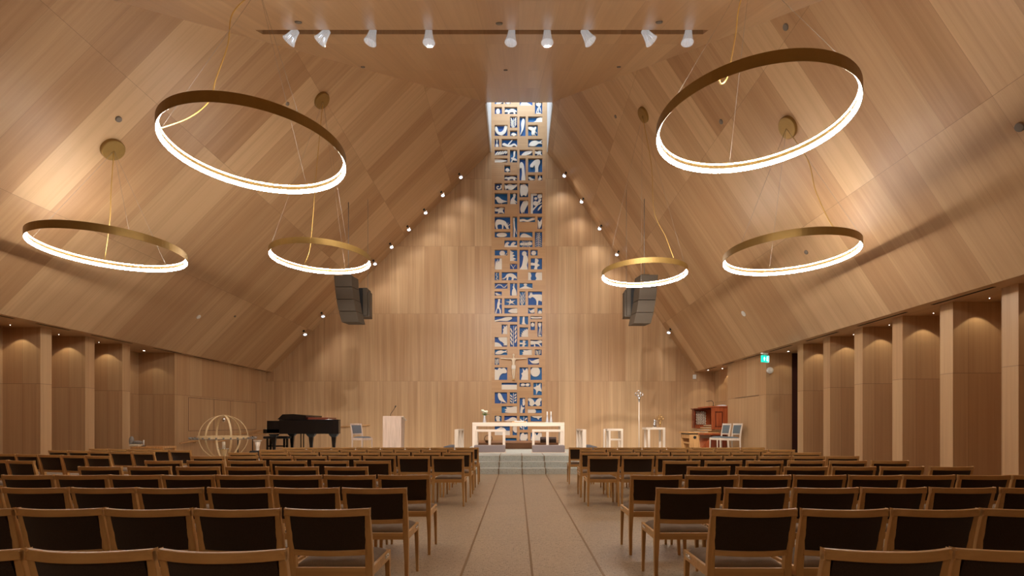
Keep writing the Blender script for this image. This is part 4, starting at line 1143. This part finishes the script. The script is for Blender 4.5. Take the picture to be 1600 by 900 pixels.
for x in (-w, w-.07): wbox('leg', 'ash', t, x, x+.07, .48, .55, 0, hh-.07)
p = at(1023, 668, CY+.2)
t = thing('pitcher', 'small silver pitcher on the white credence table', 'pitcher', (p.x, CY+.2, Z0+hh))
lathe_obj('body', 'silver', t, [(.06, 0), (.065, .02), (.055, .12), (.036, .22), (.04, .27), (.032, .27), (.03, .22), (0, .2)])
mb = MB(); mb.tube([(.035, 0, .24), (.08, 0, .22), (.085, 0, .14), (.055, 0, .08)], .008, 6); mb.build('handle', 'silver', t)
def ring_cross(t, mat, zc_, r, base):
    mb = MB()
    for k in range(4):
        a = k*PI/2+PI/2
        cx_, cz_ = r*.62*math.cos(a), zc_+r*.62*math.sin(a)
        mb.tube([(cx_+r*.36*math.cos(b*PI/8), 0, cz_+r*.36*math.sin(b*PI/8)) for b in range(16)], r*.10, 6, closed=True)
    mb.tube([(r*.3*math.cos(b*PI/8), 0, zc_+r*.3*math.sin(b*PI/8)) for b in range(16)], r*.08, 6, closed=True)
    mb.build('cross_head', mat, t)
p = at(1031.5, 667, CY+.3)
t = thing('table_cross', 'small openwork gold cross standing on the credence table', 'cross', (p.x, CY+.3, Z0+hh))
ring_cross(t, 'gold', .33, .12, 0)
mb = MB(); mb.tube([(0, 0, 0), (0, 0, .22)], [.02, .035], 8); mb.build('stem', 'gold', t)
p = at(998.5, 700, CY+.2)
t = thing('processional_cross', 'tall slender white staff topped by a silver openwork cross', 'cross', (p.x, CY+.2, Z0))
zt = at(0, 616, CY+.2).z-Z0
ring_cross(t, 'silver', zt, .14, 0)
mb = MB(); mb.tube([(0, 0, .1), (0, 0, zt-.26)], .018, 8); mb.build('staff', 'ash', t)
lathe_obj('socket', 'silver', t, [(.02, zt-.27), (.035, zt-.2), (.05, zt-.1), (0, zt-.08)], n=12)
lathe_obj('foot', 'white', t, [(.10, 0), (.10, .03), (.04, .06), (.035, .2), (0, .2)], n=20)

# grand piano
t = thing('grand_piano', 'black grand piano with its lid closed, keyboard end at the left', 'piano', (at(411, 690, 16.3).x, 16.3, Z0))
def pxx(px, Y=16.3): return at(px, 0, Y).x-at(411, 0, 16.3).x
L = pxx(533)
zt = at(0, 656.5, 16.3).z-Z0; zb = at(0, 678, 16.3).z-Z0
# plan outline of the case
def pxy(px, y): return at(px, 0, 16.3+y).x-at(411, 0, 16.3).x
plan = [(pxx(436), 0), (pxx(508), .0), (pxy(521, .06), .06), (pxy(529, .2), .2), (pxy(532, .42), .42), (pxy(532, .62), .62), (pxy(525, .85), .85), (pxy(510, 1.0), 1.0), (pxy(492, 1.15), 1.15), (pxy(475, 1.4), 1.4), (pxx(440)+.2, 1.5), (pxx(436), 1.5)]
def slab(name, mat, plan, z0, z1, parent, bevel=.006):
    n = len(plan); mb = MB()
    vs = [(x, y, z0) for x, y in plan]+[(x, y, z1) for x, y in plan]
    fs = [list(range(n))[::-1], [n+k for k in range(n)]]+[[k, (k+1) % n, n+(k+1) % n, n+k] for k in range(n)]
    mb.add(vs, fs); return mb.build(name, mat, parent, bevel=bevel)
slab('case', 'black', plan, zb, zt, t)
wbox('key_block', 'black', t, pxx(417), pxx(436), 0, .07, zb+.03, zt-.02)
wbox('key_block', 'black', t, pxx(417), pxx(436), 1.43, 1.5, zb+.03, zt-.02)
wbox('key_bed', 'black', t, pxx(411), pxx(436), 0, 1.5, zb+.02, zb+.15)
wbox('fallboard', 'black', t, pxx(424), pxx(436), .07, 1.43, zb+.15, zt-.03)
k_ = wbox('keyboard', 'ivory', t, pxx(413), pxx(424), .09, 1.41, zb+.15, zb+.17)
mb = MB()
for i in range(36): 
    if i % 7 not in (2, 6): mb.box(pxx(417), pxx(424), .10+i*.036, .12+i*.036, zb+.17, zb+.182)
mb.build('black_keys', 'matblack', k_)
slab('lid', 'black', [(x*1.002, y-.01 if y < .1 else y+.01) for x, y in plan], zt+.002, zt+.024, t)
mb = MB(); mb.add([(pxx(432), .05, zt+.026), (pxx(476), .05, zt+.026), (pxx(476), 1.4, zt+.026), (pxx(432), 1.4, zt+.026), (pxx(440), .05, zt+.19), (pxx(477), .05, zt+.16), (pxx(477), 1.4, zt+.16), (pxx(440), 1.4, zt+.19),(pxx(457),.05,zt+.20),(pxx(457),1.4,zt+.20)],
   [[0,3,2,1],[0,1,5,8,4],[3,7,9,6,2],[1,2,6,5],[0,4,7,3],[4,8,9,7],[8,5,6,9]]); mb.build('folded_lid_flap', 'black', t, bevel=.006)
wbox('music_ledge', 'cherry_dark', t, pxx(476), pxx(508), .25, 1.0, zt+.026, zt+.09)
for (px, yy, nm) in ((427, .05, 1), (427.5, 1.35, 1), (484, .12, 1), (519, .15, 1)):
    x = pxx(px); mb = MB(); vs = []; fs = []
    pf = [(0, .05), (.05, .035), (zb*.5, .05), (zb*.85, .07), (zb*.95, .13), (zb, .14)]
    for z, r in pf: vs += [(x-r, yy-r*.6, z), (x+r, yy-r*.6, z), (x+r, yy+r*.6, z), (x-r, yy+r*.6, z)]
    for i in range(len(pf)-1):
        for k in range(4): fs.append([i*4+k, i*4+(k+1) % 4, (i+1)*4+(k+1) % 4, (i+1)*4+k])
    fs += [[3, 2, 1, 0], [(len(pf)-1)*4+k for k in range(4)]]
    mb.add(vs, fs); mb.build('leg', 'black', t, bevel=.004)
mb = MB()
for dx in (0, .09): mb.box(pxx(460)+dx-.1, pxx(460)+dx-.075, .68, .72, .12, zb)
mb.box(pxx(460)-.14, pxx(460)+.06, .62, .78, .08, .14)
ly = mb.build('pedal_lyre', 'black', t)
mb = MB()
for d in (-.05, .0, .05): mb.box(pxx(460)-.25, pxx(460)-.14, .7+d-.012, .7+d+.012, .085, .10)
mb.build('pedals', 'gold', ly)
# piano stool
BY = 16.5; A, B = at(410, 682, BY), at(448, 682, BY); w = .40
t = thing('piano_bench', 'black padded bench standing at the keyboard end of the piano', 'bench', ((A.x+B.x)/2-.05, BY+.3, Z0)); hh = A.z-Z0
mb = MB(); mb.box(-w, w, -.17, .17, hh-.08, hh); mb.build('seat_cushion', 'matblack', t, bevel=.025)
for x in (-w+.09, w-.15):
    for y in (-.13, .08): wbox('leg', 'black', t, x, x+.06, y, y+.06, 0, hh-.08)
wbox('stretcher', 'black', t, -w+.12, w-.12, -.02, .02, hh*.45, hh*.52)
# floor monitor under the piano, floor box, side stands
p = at(503, 699, 15.6)
t = wbox('stage_monitor', 'matblack', None, p.x-.23, p.x+.23, 15.4, 15.7, Z0, Z0+.17, bevel=.02); tag(t, 'low black box on the floor under the piano tail', 'monitor speaker')
p = at(391.5, 700, 15.0)
mb = MB(); mb.add([(-.16, 0, 0), (.16, 0, 0), (.16, .3, 0), (-.16, .3, 0), (-.16, .0, .06), (.16, 0, .06), (.11, .08, .24), (-.06, .08, .24), (.13, .3, .24), (-.08, .3, .24)],
    [[0,3,2,1],[0,1,5,4],[4,5,6,7],[7,6,8,9],[1,2,8,6,5],[3,0,4,7,9],[2,3,9,8]])
o = mb.build('wedge_monitor', 'matblack', bevel=.01); o.location = (p.x, 15.0, Z0); tag(o, 'black wedge monitor left of the piano bench', 'monitor speaker')
p = at(402.5, 688, 15.6)
t = thing('pedestal_table', 'small round-topped pale pedestal between the wedge monitor and the piano', 'pedestal', (p.x, 15.6, Z0)); hh = p.z-Z0
lathe_obj('top', 'ash', t, [(.0, hh-.035), (.10, hh-.035), (.13, hh-.01), (.13, hh), (0, hh)])
lathe_obj('column', 'ash', t, [(.10, 0), (.06, .05), (.05, hh*.6), (.09, hh-.04), (0, hh-.035)])
p = at(407, 705, 14.4)
t = thing('floor_lamp_arm', 'short black angled floor lamp with a white tip left of the piano', 'lamp', (p.x, 14.4, Z0))
mb = MB(); mb.tube([(0, 0, 0), (-.03, 0, .22)], .02, 8); mb.tube([(-.03, 0, .22), (.05, 0, .16)], .016, 8); mb.build('arm', 'matblack', t)
mb = MB(); mb.sphere((.065, -.01, .15), .024); mb.build('lamp_tip', 'white', t)

# candle globe
GY = 12.75; cx = at(349.5, 0, GY).x; cz = at(0, 683, GY).z; R = 34.5*GY/F
t = thing('candle_globe', 'open wooden globe of bent hoops ringed by small candle holders', 'candle globe', (cx, GY, 0))
for k in range(3):
    a = PI*k/3+.30
    pts = []
    for i in range(40):
        b = 2*PI*i/40; pts.append((R*math.cos(b)*math.cos(a), R*math.cos(b)*math.sin(a), cz+R*math.sin(b)*.98))
    mb = MB()
    # flat hoop: inner and outer edges
    vs = []; fs = []; n = 40; nx, ny = -math.sin(a)*.022, math.cos(a)*.022
    for i in range(n):
        b = 2*PI*i/n
        for (r, s) in ((R-.012, -1), (R, -1), (R, 1), (R-.012, 1)):
            vs.append((r*math.cos(b)*math.cos(a)+s*nx, r*math.cos(b)*math.sin(a)+s*ny, cz+r*math.sin(b)))
    for i in range(n):
        j = (i+1) % n
        for m_ in range(4): fs.append([i*4+m_, i*4+(m_+1) % 4, j*4+(m_+1) % 4, j*4+m_])
    mb.add(vs, fs); mb.build('hoop', 'birch', t)
mb = MB(); n = 48; vs = []; fs = []
for i in range(n):
    b = 2*PI*i/n
    for r, z in ((R, -.035), (R+.012, -.035), (R+.012, .035), (R, .035)): vs.append((r*math.cos(b), r*math.sin(b), cz+z))
for i in range(n):
    j = (i+1) % n
    for m_ in range(4): fs.append([i*4+m_, i*4+(m_+1) % 4, j*4+(m_+1) % 4, j*4+m_])
mb.add(vs, fs); mb.build('belt', 'birch', t)
RR = R+.17
mb = MB(); mb.tube([(RR*math.cos(i*PI/32), RR*math.sin(i*PI/32), cz-.045) for i in range(64)], .008, 6, closed=True)
for i in range(6):
    a = i*PI/3; mb.tube([(R*math.cos(a), R*math.sin(a), cz-.02), (RR*math.cos(a), RR*math.sin(a), cz-.045)], .006, 5)
mb.build('outer_ring', 'wire', t)
for i in range(30):
    a = 2*PI*i/30
    mb = MB(); mb.lathe([(.0, 0), (.014, .0), (.02, .015), (.026, .04), (.018, .04), (.0, .02)], RR*math.cos(a), RR*math.sin(a), cz-.04, 8); mb.build('candle_cup', 'stone', t)
lathe_obj('stand', 'birch', t, [(.26, 0), (.26, .03), (.07, .07), (.055, cz-.45), (.085, cz-.31), (.10, cz-.30), (0, cz-.30)])
lathe_obj('dish', 'silver', t, [(.0, cz-.30), (.11, cz-.30), (.13, cz-.285), (0, cz-.285)])
lathe_obj('candle', 'ivory', t, [(.037, cz-.285), (.037, cz-.12), (.032, cz-.115), (0, cz-.118)])
mb = MB(); mb.tube([(0, 0, cz+R*.97), (0, 0, cz+R*.85)], .006, 6); mb.sphere((0, 0, cz+R*.78), .04, sc=(1, .6, 1.3)); mb.build('hanging_charm', 'silver', t)

# organ console
OY = 18.7
t = thing('organ_console', 'red cherry-wood organ console with stop knobs and stepped keyboards', 'organ', (7.2, OY, Z0))
def ox(px, Y=OY): return at(px, 0, Y).x-7.2
def oz(py, Y=OY): return at(0, py, Y).z-Z0
xa, xb = ox(1112), 8.2-7.2-.12; xb = ox(1138)
wbox('side_panel', 'cherry', t, xa, xb, 0, .05, oz(671), oz(636.5))
# framed panel on it
mb = MB()
fx0, fx1, fz0, fz1 = ox(1117.5), ox(1129), oz(667), oz(643)
for (a, b, c, d) in ((fx0, fx1, fz1-.03, fz1), (fx0, fx1, fz0, fz0+.03), (fx0, fx0+.03, fz0, fz1), (fx1-.03, fx1, fz0, fz1)): mb.box(a, b, -.018, 0, c, d)
mb.build('panel_moulding', 'cherry_dark', t)
wbox('raised_panel', 'cherry', t, fx0+.05, fx1-.05, -.012, 0, fz0+.05, fz1-.05)
wbox('top_board', 'cherry', t, xa-.05, xb+.02, -.03, 1.3, oz(636.5), oz(634.5))
wbox('back_panel', 'cherry', t, xb-.05, xb, .05, 1.25, oz(671), oz(636.5))
# far stop jamb, facing the camera
jx0, jx1 = ox(1081, 20.0), ox(1112, 20.0); jz0, jz1 = oz(669, 20.0), oz(640, 20.0)
wbox('far_cheek', 'cherry', t, jx0, jx1+.2, 1.25, 1.30, jz0, jz1)
wbox('far_top', 'cherry_dark', t, jx0-.04, jx1+.05, .95, 1.32, jz1, jz1+.04)
wbox('cheek_edge', 'cherry_dark', t, jx0, jx0+.05, 1.05, 1.25, jz0, jz1)
j = wbox('stop_jamb', 'cherry_dark', t, ox(1086, 20), ox(1102, 20), 1.235, 1.25, oz(664, 20), oz(642, 20), bevel=0)
mb = MB()
for r in range(10):
    for c_ in range(6):
        X = ox(1087.5, 20)+(c_+.25*(r % 2))*.066; Z = oz(643.5, 20)-r*.053
        mb.lathe([(.0, 0), (.02, .0), (.024, .02), (0, .026)], n=8, mat=Matrix.Translation((X, 1.235, Z)) @ Matrix.Rotation(PI/2, 4, 'X'))
mb.build('stop_knobs', 'ivory', j)
for k in range(4):
    kb = wbox('keyboard', 'honey', t, ox(1090+5*k, 19.5), ox(1112, 19.5), .08, 1.2, .70+.085*k, .74+.085*k, bevel=0)
    mb = MB()
    for i in range(26): mb.box(ox(1090+5*k, 19.5)-.005, ox(1096+5*k, 19.5), .10+i*.042, .137+i*.042, .741+.085*k, .755+.085*k)
    mb.build('ivory_keys', 'ivory', kb)
wbox('key_desk', 'cherry', t, jx0, xb, .02, 1.3, .64, .70)
wbox('pedestal', 'cherry_dark', t, ox(1112), xb-.02, .1, 1.2, 0, .64)
mb = MB(); mb.add([(ox(1098), .12, .02), (ox(1112), .12, .02), (ox(1112), 1.2, .02), (ox(1098), 1.2, .02), (ox(1096), .12, .12), (ox(1112), .12, .5), (ox(1112), 1.2, .5), (ox(1096), 1.2, .12)], [[0,3,2,1],[4,5,6,7],[0,1,5,4],[1,2,6,5],[2,3,7,6],[3,0,4,7]]); mb.build('knee_board', 'cherry', t)
for i in range(12):
    wbox('pedal_key', 'ash' if i % 2 else 'matblack', t, ox(1088), ox(1106), .14+i*.085, .17+i*.085, .06, .10, bevel=0)
mb = MB(); a_ = ox(1121); zt = oz(634.5)
mb.lathe([(.05, 0), (.05, .02), (.015, .04), (0, .04)], a_, .4, zt, 12)
mb.tube([(a_, .4, zt), (a_, .4, zt+.16), (a_-.06, .4, zt+.22), (a_-.26, .4, zt+.19)], .012, 6)
o = mb.build('reading_lamp', 'matblack', None); o.location = (7.2, OY, Z0); tag(o, 'thin black gooseneck lamp on top of the organ console', 'lamp')
mb = MB(); mb.box(ox(1127), ox(1138), .15, .5, zt+.002, zt+.03); mb.box(ox(1129), ox(1138)-.02, .18, .48, zt+.03, zt+.05)
o = mb.build('sheet_music', 'paper'); o.location = (7.2, OY, Z0); tag(o, 'stack of white sheet music on the organ console top', 'sheet music')
# organ bench
BY = 17.9; t = thing('organ_bench', 'pale wooden organ bench with slanted ends and a shelf', 'bench', (at(1078, 0, BY).x, BY, Z0))
def bx(px, Y=BY): return at(px, 0, Y).x-at(1078, 0, BY).x
def bz(py, Y=BY): return at(0, py, Y).z-Z0
wbox('seat', 'honey', t, bx(1074.5), bx(1093.5), -.02, .98, bz(677), bz(675))
wbox('seat_rail', 'matblack', t, bx(1077), bx(1091), .02, .9, bz(679), bz(677), bevel=0)
wbox('shelf', 'honey', t, bx(1080), bx(1091), .05, .88, bz(694), bz(691))
wbox('front_board', 'honey', t, bx(1077.5), bx(1079), .04, .9, bz(685), bz(679))
for yy in (0, .88):
    mb = MB(); mb.prism([(bx(1077.5), bz(679)), (bx(1091.5), bz(679)), (bx(1095), 0), (bx(1077.5), 0)][::-1], yy-.01, yy+.05); pn = mb.build('end_panel', 'honey', t)
    if yy == 0:
        rm = Matrix.Translation((bx(1085.5), -.012, bz(683.5))) @ Matrix.Rotation(PI/2, 4, 'X')
        mb = MB(); mb.lathe([(.055, 0), (.055, .006), (0, .006)], n=20, mat=rm, smooth=False); em = mb.build('round_emblem', 'matblack', pn)
# white speaker on wall, exit sign, alarm, handrails, left table
p = at(1084.5, 589, YF); mb = MB(); mb.box(p.x-.06, p.x+.06, YF-.10, YF, p.z-.09, p.z+.09)
tag(mb.build('wall_loudspeaker', 'white', bevel=.012), 'small white box loudspeaker on the wall above the organ', 'loudspeaker')
EX, EYY = 7.15, 14.05
t = thing('exit_sign', 'lit green exit sign with white arrow and running figure, hanging from the right slope', 'exit sign', (at(1195, 0, 14.2).x, 14.2, at(0, 566, 14.2).z), math.radians(28))
w, h_ = .13, .19
wbox('sign_box', 'exit_green', t, -w, w, -.03, .03, 0, h_)
wbox('side_edge', 'exit_white', t, w, w+.012, -.032, .032, 0, h_)
mb = MB(); yf = -.036
mb.box(-.095, -.03, yf, -.03, .085, .1); mb.add([(-.0625-.035, yf, .10), (-.0625+.035, yf, .10), (-.0625, yf, .155)], [[0, 1, 2]]); mb.box(-.075, -.05, yf, -.03, .035, .1)
mb.build('arrow_symbol', 'exit_white', t)
mb = MB(); mb.sphere((.06, yf, .155), .014, sc=(1, .2, 1)); 
for a, b in (((.055, .14), (.05, .09)), ((.05, .09), (.075, .055)), ((.075, .055), (.06, .025)), ((.05, .09), (.03, .05)), ((.055, .13), (.08, .11)), ((.055, .13), (.03, .115))):
    mb.tube([(a[0], yf, a[1]), (b[0], yf, b[1])], .008, 5)
mb.build('running_figure_symbol', 'exit_white', t)
mb = MB(); mb.box(-.13, .11, -.035, .035, h_+.035, h_+.075); mb.tube([(0, 0, h_), (0, 0, .24)], .01, 6)
mb.build('mounting_bracket', 'white', t)
p = at(1202.5, 579, 15.44)
rm = Matrix.Translation(p) @ Matrix.Rotation(PI/2, 4, 'X')
mb = MB(); mb.lathe([(.10, 0), (.10, .04), (.08, .055), (.05, .06), (0, .07)], n=24, mat=rm)
tag(mb.build('round_alarm', 'white'), 'round white alarm sounder below the exit sign', 'alarm')
def handrail(name, lab, pts, X_wall=None, posts=(), zf=0):
    t = thing(name, lab, 'handrail', pts[0])
    o = Vector(pts[0])
    mb = MB(); mb.tube([Vector(p)-o for p in pts], .02, 8); mb.build('rail', 'honey', t)
    for b in posts:
        mb = MB(); mb.tube([Vector(q)-o for q in b], .012, 6); mb.build('bracket', 'gold', t)
a, b = at(277, 693, 15.5), at(413, 672, 20.6); a.x = b.x = -10.40
c_ = (a+b)/2
handrail('handrail', 'slim wooden handrail rising along the left wall past the cupboards', [a, c_, b], posts=[[a*.85+b*.15, (a*.85+b*.15)+Vector((-.02, 0, -.06)), (a*.85+b*.15)+Vector((-.1, 0, -.06))], [c_, c_+Vector((-.02, 0, -.06)), c_+Vector((-.1, 0, -.06))], [a*.1+b*.9, (a*.1+b*.9)+Vector((-.02, 0, -.06)), (a*.1+b*.9)+Vector((-.1, 0, -.06))]])
a, b = at(533, 667, YF-.08), at(578, 664, YF-.08); a.y = b.y = YF-.08
handrail('handrail', 'short wooden handrail on the front wall right of the piano', [a, b], posts=[[a*.85+b*.15, a*.85+b*.15+Vector((0, .08, -.04))], [a*.15+b*.85, a*.15+b*.85+Vector((0, .08, -.04))]])
a, b = at(335, 691, 16.2), at(414, 677, 19.5)
pa, pb = a.lerp(b, .42), a.lerp(b, .72)
t = thing('handrail', 'free-standing sloping handrail with dark posts behind the candle globe', 'handrail', a)
mb = MB(); mb.tube([(0, 0, 0), b-a], .02, 8); mb.build('rail', 'honey', t)
for q_ in (pa, pb):
    d = q_-a; mb = MB(); mb.tube([d, (d.x, d.y, Z0-a.z)], .018, 6); mb.build('post', 'matblack', t)
# table by the left bay
TY = 13.2; A, B = at(205, 698, TY), at(254, 697, TY)
t = thing('low_table', 'pale wooden table against the left wall, behind the angled chairs', 'table', ((A.x+B.x)/2, TY, 0)); w = (B.x-A.x)/2; hh = A.z
wbox('table_top', 'honey', t, -w, w, 0, .55, hh-.05, hh)
for s in (-1, 1):
    for y in (0, .48): wbox('leg', 'honey', t, min(s*w, s*(w-.06)), max(s*w, s*(w-.06)), y, y+.06, 0, hh-.05)
p = at(208, 690, TY+.25); 
t = thing('figurine', 'grey and white figurine lying on the left wall table', 'figurine', (p.x+.12, TY+.25, hh))
mb = MB(); mb.sphere((-.16, 0, .14), .07, sc=(.9, .8, 1.9)); mb.sphere((.0, 0, .11), .09, sc=(1.6, .7, .5)); mb.sphere((.04, 0, .09), .06, sc=(1.6, .8, .6)); mb.build('body', 'stone', t)
wbox('base', 'ivory', t, -.18, .09, -.08, .08, 0, .06, bevel=.02)
p = at(224.5, 697, TY+.2); t = thing('candle', 'thin white candle standing on the left wall table', 'candle', (p.x, TY+.2, hh))
lathe_obj('holder', 'matblack', t, [(.05, 0), (.05, .012), (.015, .02), (0, .02)], n=16); lathe_obj('wax', 'white', t, [(.016, .015), (.016, .17), (0, .17)], n=12)
p = at(950, 699, 16.4)

# ------------------------------------------------------------------ world, camera and the fill lamps added behind it
sc = bpy.context.scene
w_ = bpy.data.worlds.new('World'); sc.world = w_; w_.use_nodes = True
nt = w_.node_tree; bg = nt.nodes['Background']; sky = nt.nodes.new('ShaderNodeTexSky')
try:
    sky.sky_type = 'NISHITA'; sky.sun_disc = False; sky.sun_elevation = math.radians(20)
except Exception: pass
nt.links.new(sky.outputs[0], bg.inputs[0]); bg.inputs[1].default_value = .25

# camera
cam = bpy.data.cameras.new('camera'); cam.sensor_width = 36; cam.lens = F/1600*36
cam.shift_x = -(VX-800)/1600; cam.shift_y = (VY-450)/1600; cam.clip_start = .05
co = bpy.data.objects.new('camera', cam); C.objects.link(co); co.location = (0, 0, EYE); co.rotation_euler = (PI/2, 0, 0)
sc.camera = co
vs_ = sc.view_settings; vs_.view_transform = 'Standard'; vs_.look = 'None'; vs_.gamma = 1; vs_.use_curve_mapping = False
vs_.exposure = 0.2
sc.cycles.use_denoising = True
# unseen fill lamps, added behind the camera to brighten the chair backs
for i, x in enumerate((-4.6, -1.6, 1.4)):
    mb = MB(); mb.lathe([(.07, 0), (.07, -.008), (0, -.008)], x, -1.7, ZS, n=20, smooth=False)
    o = mb.build('downlight', 'downlight'); tag(o, 'added fill lamp in the flat ceiling behind the last row, number %s from the left' % ORD[i], 'downlight', 'added rear fill lamps')
    lamp('downlight_lamp', 'SPOT', (x, -1.7, ZS-.04), 55, (1.0, .86, .68), (x, .8, 0), .07, 100, .8)
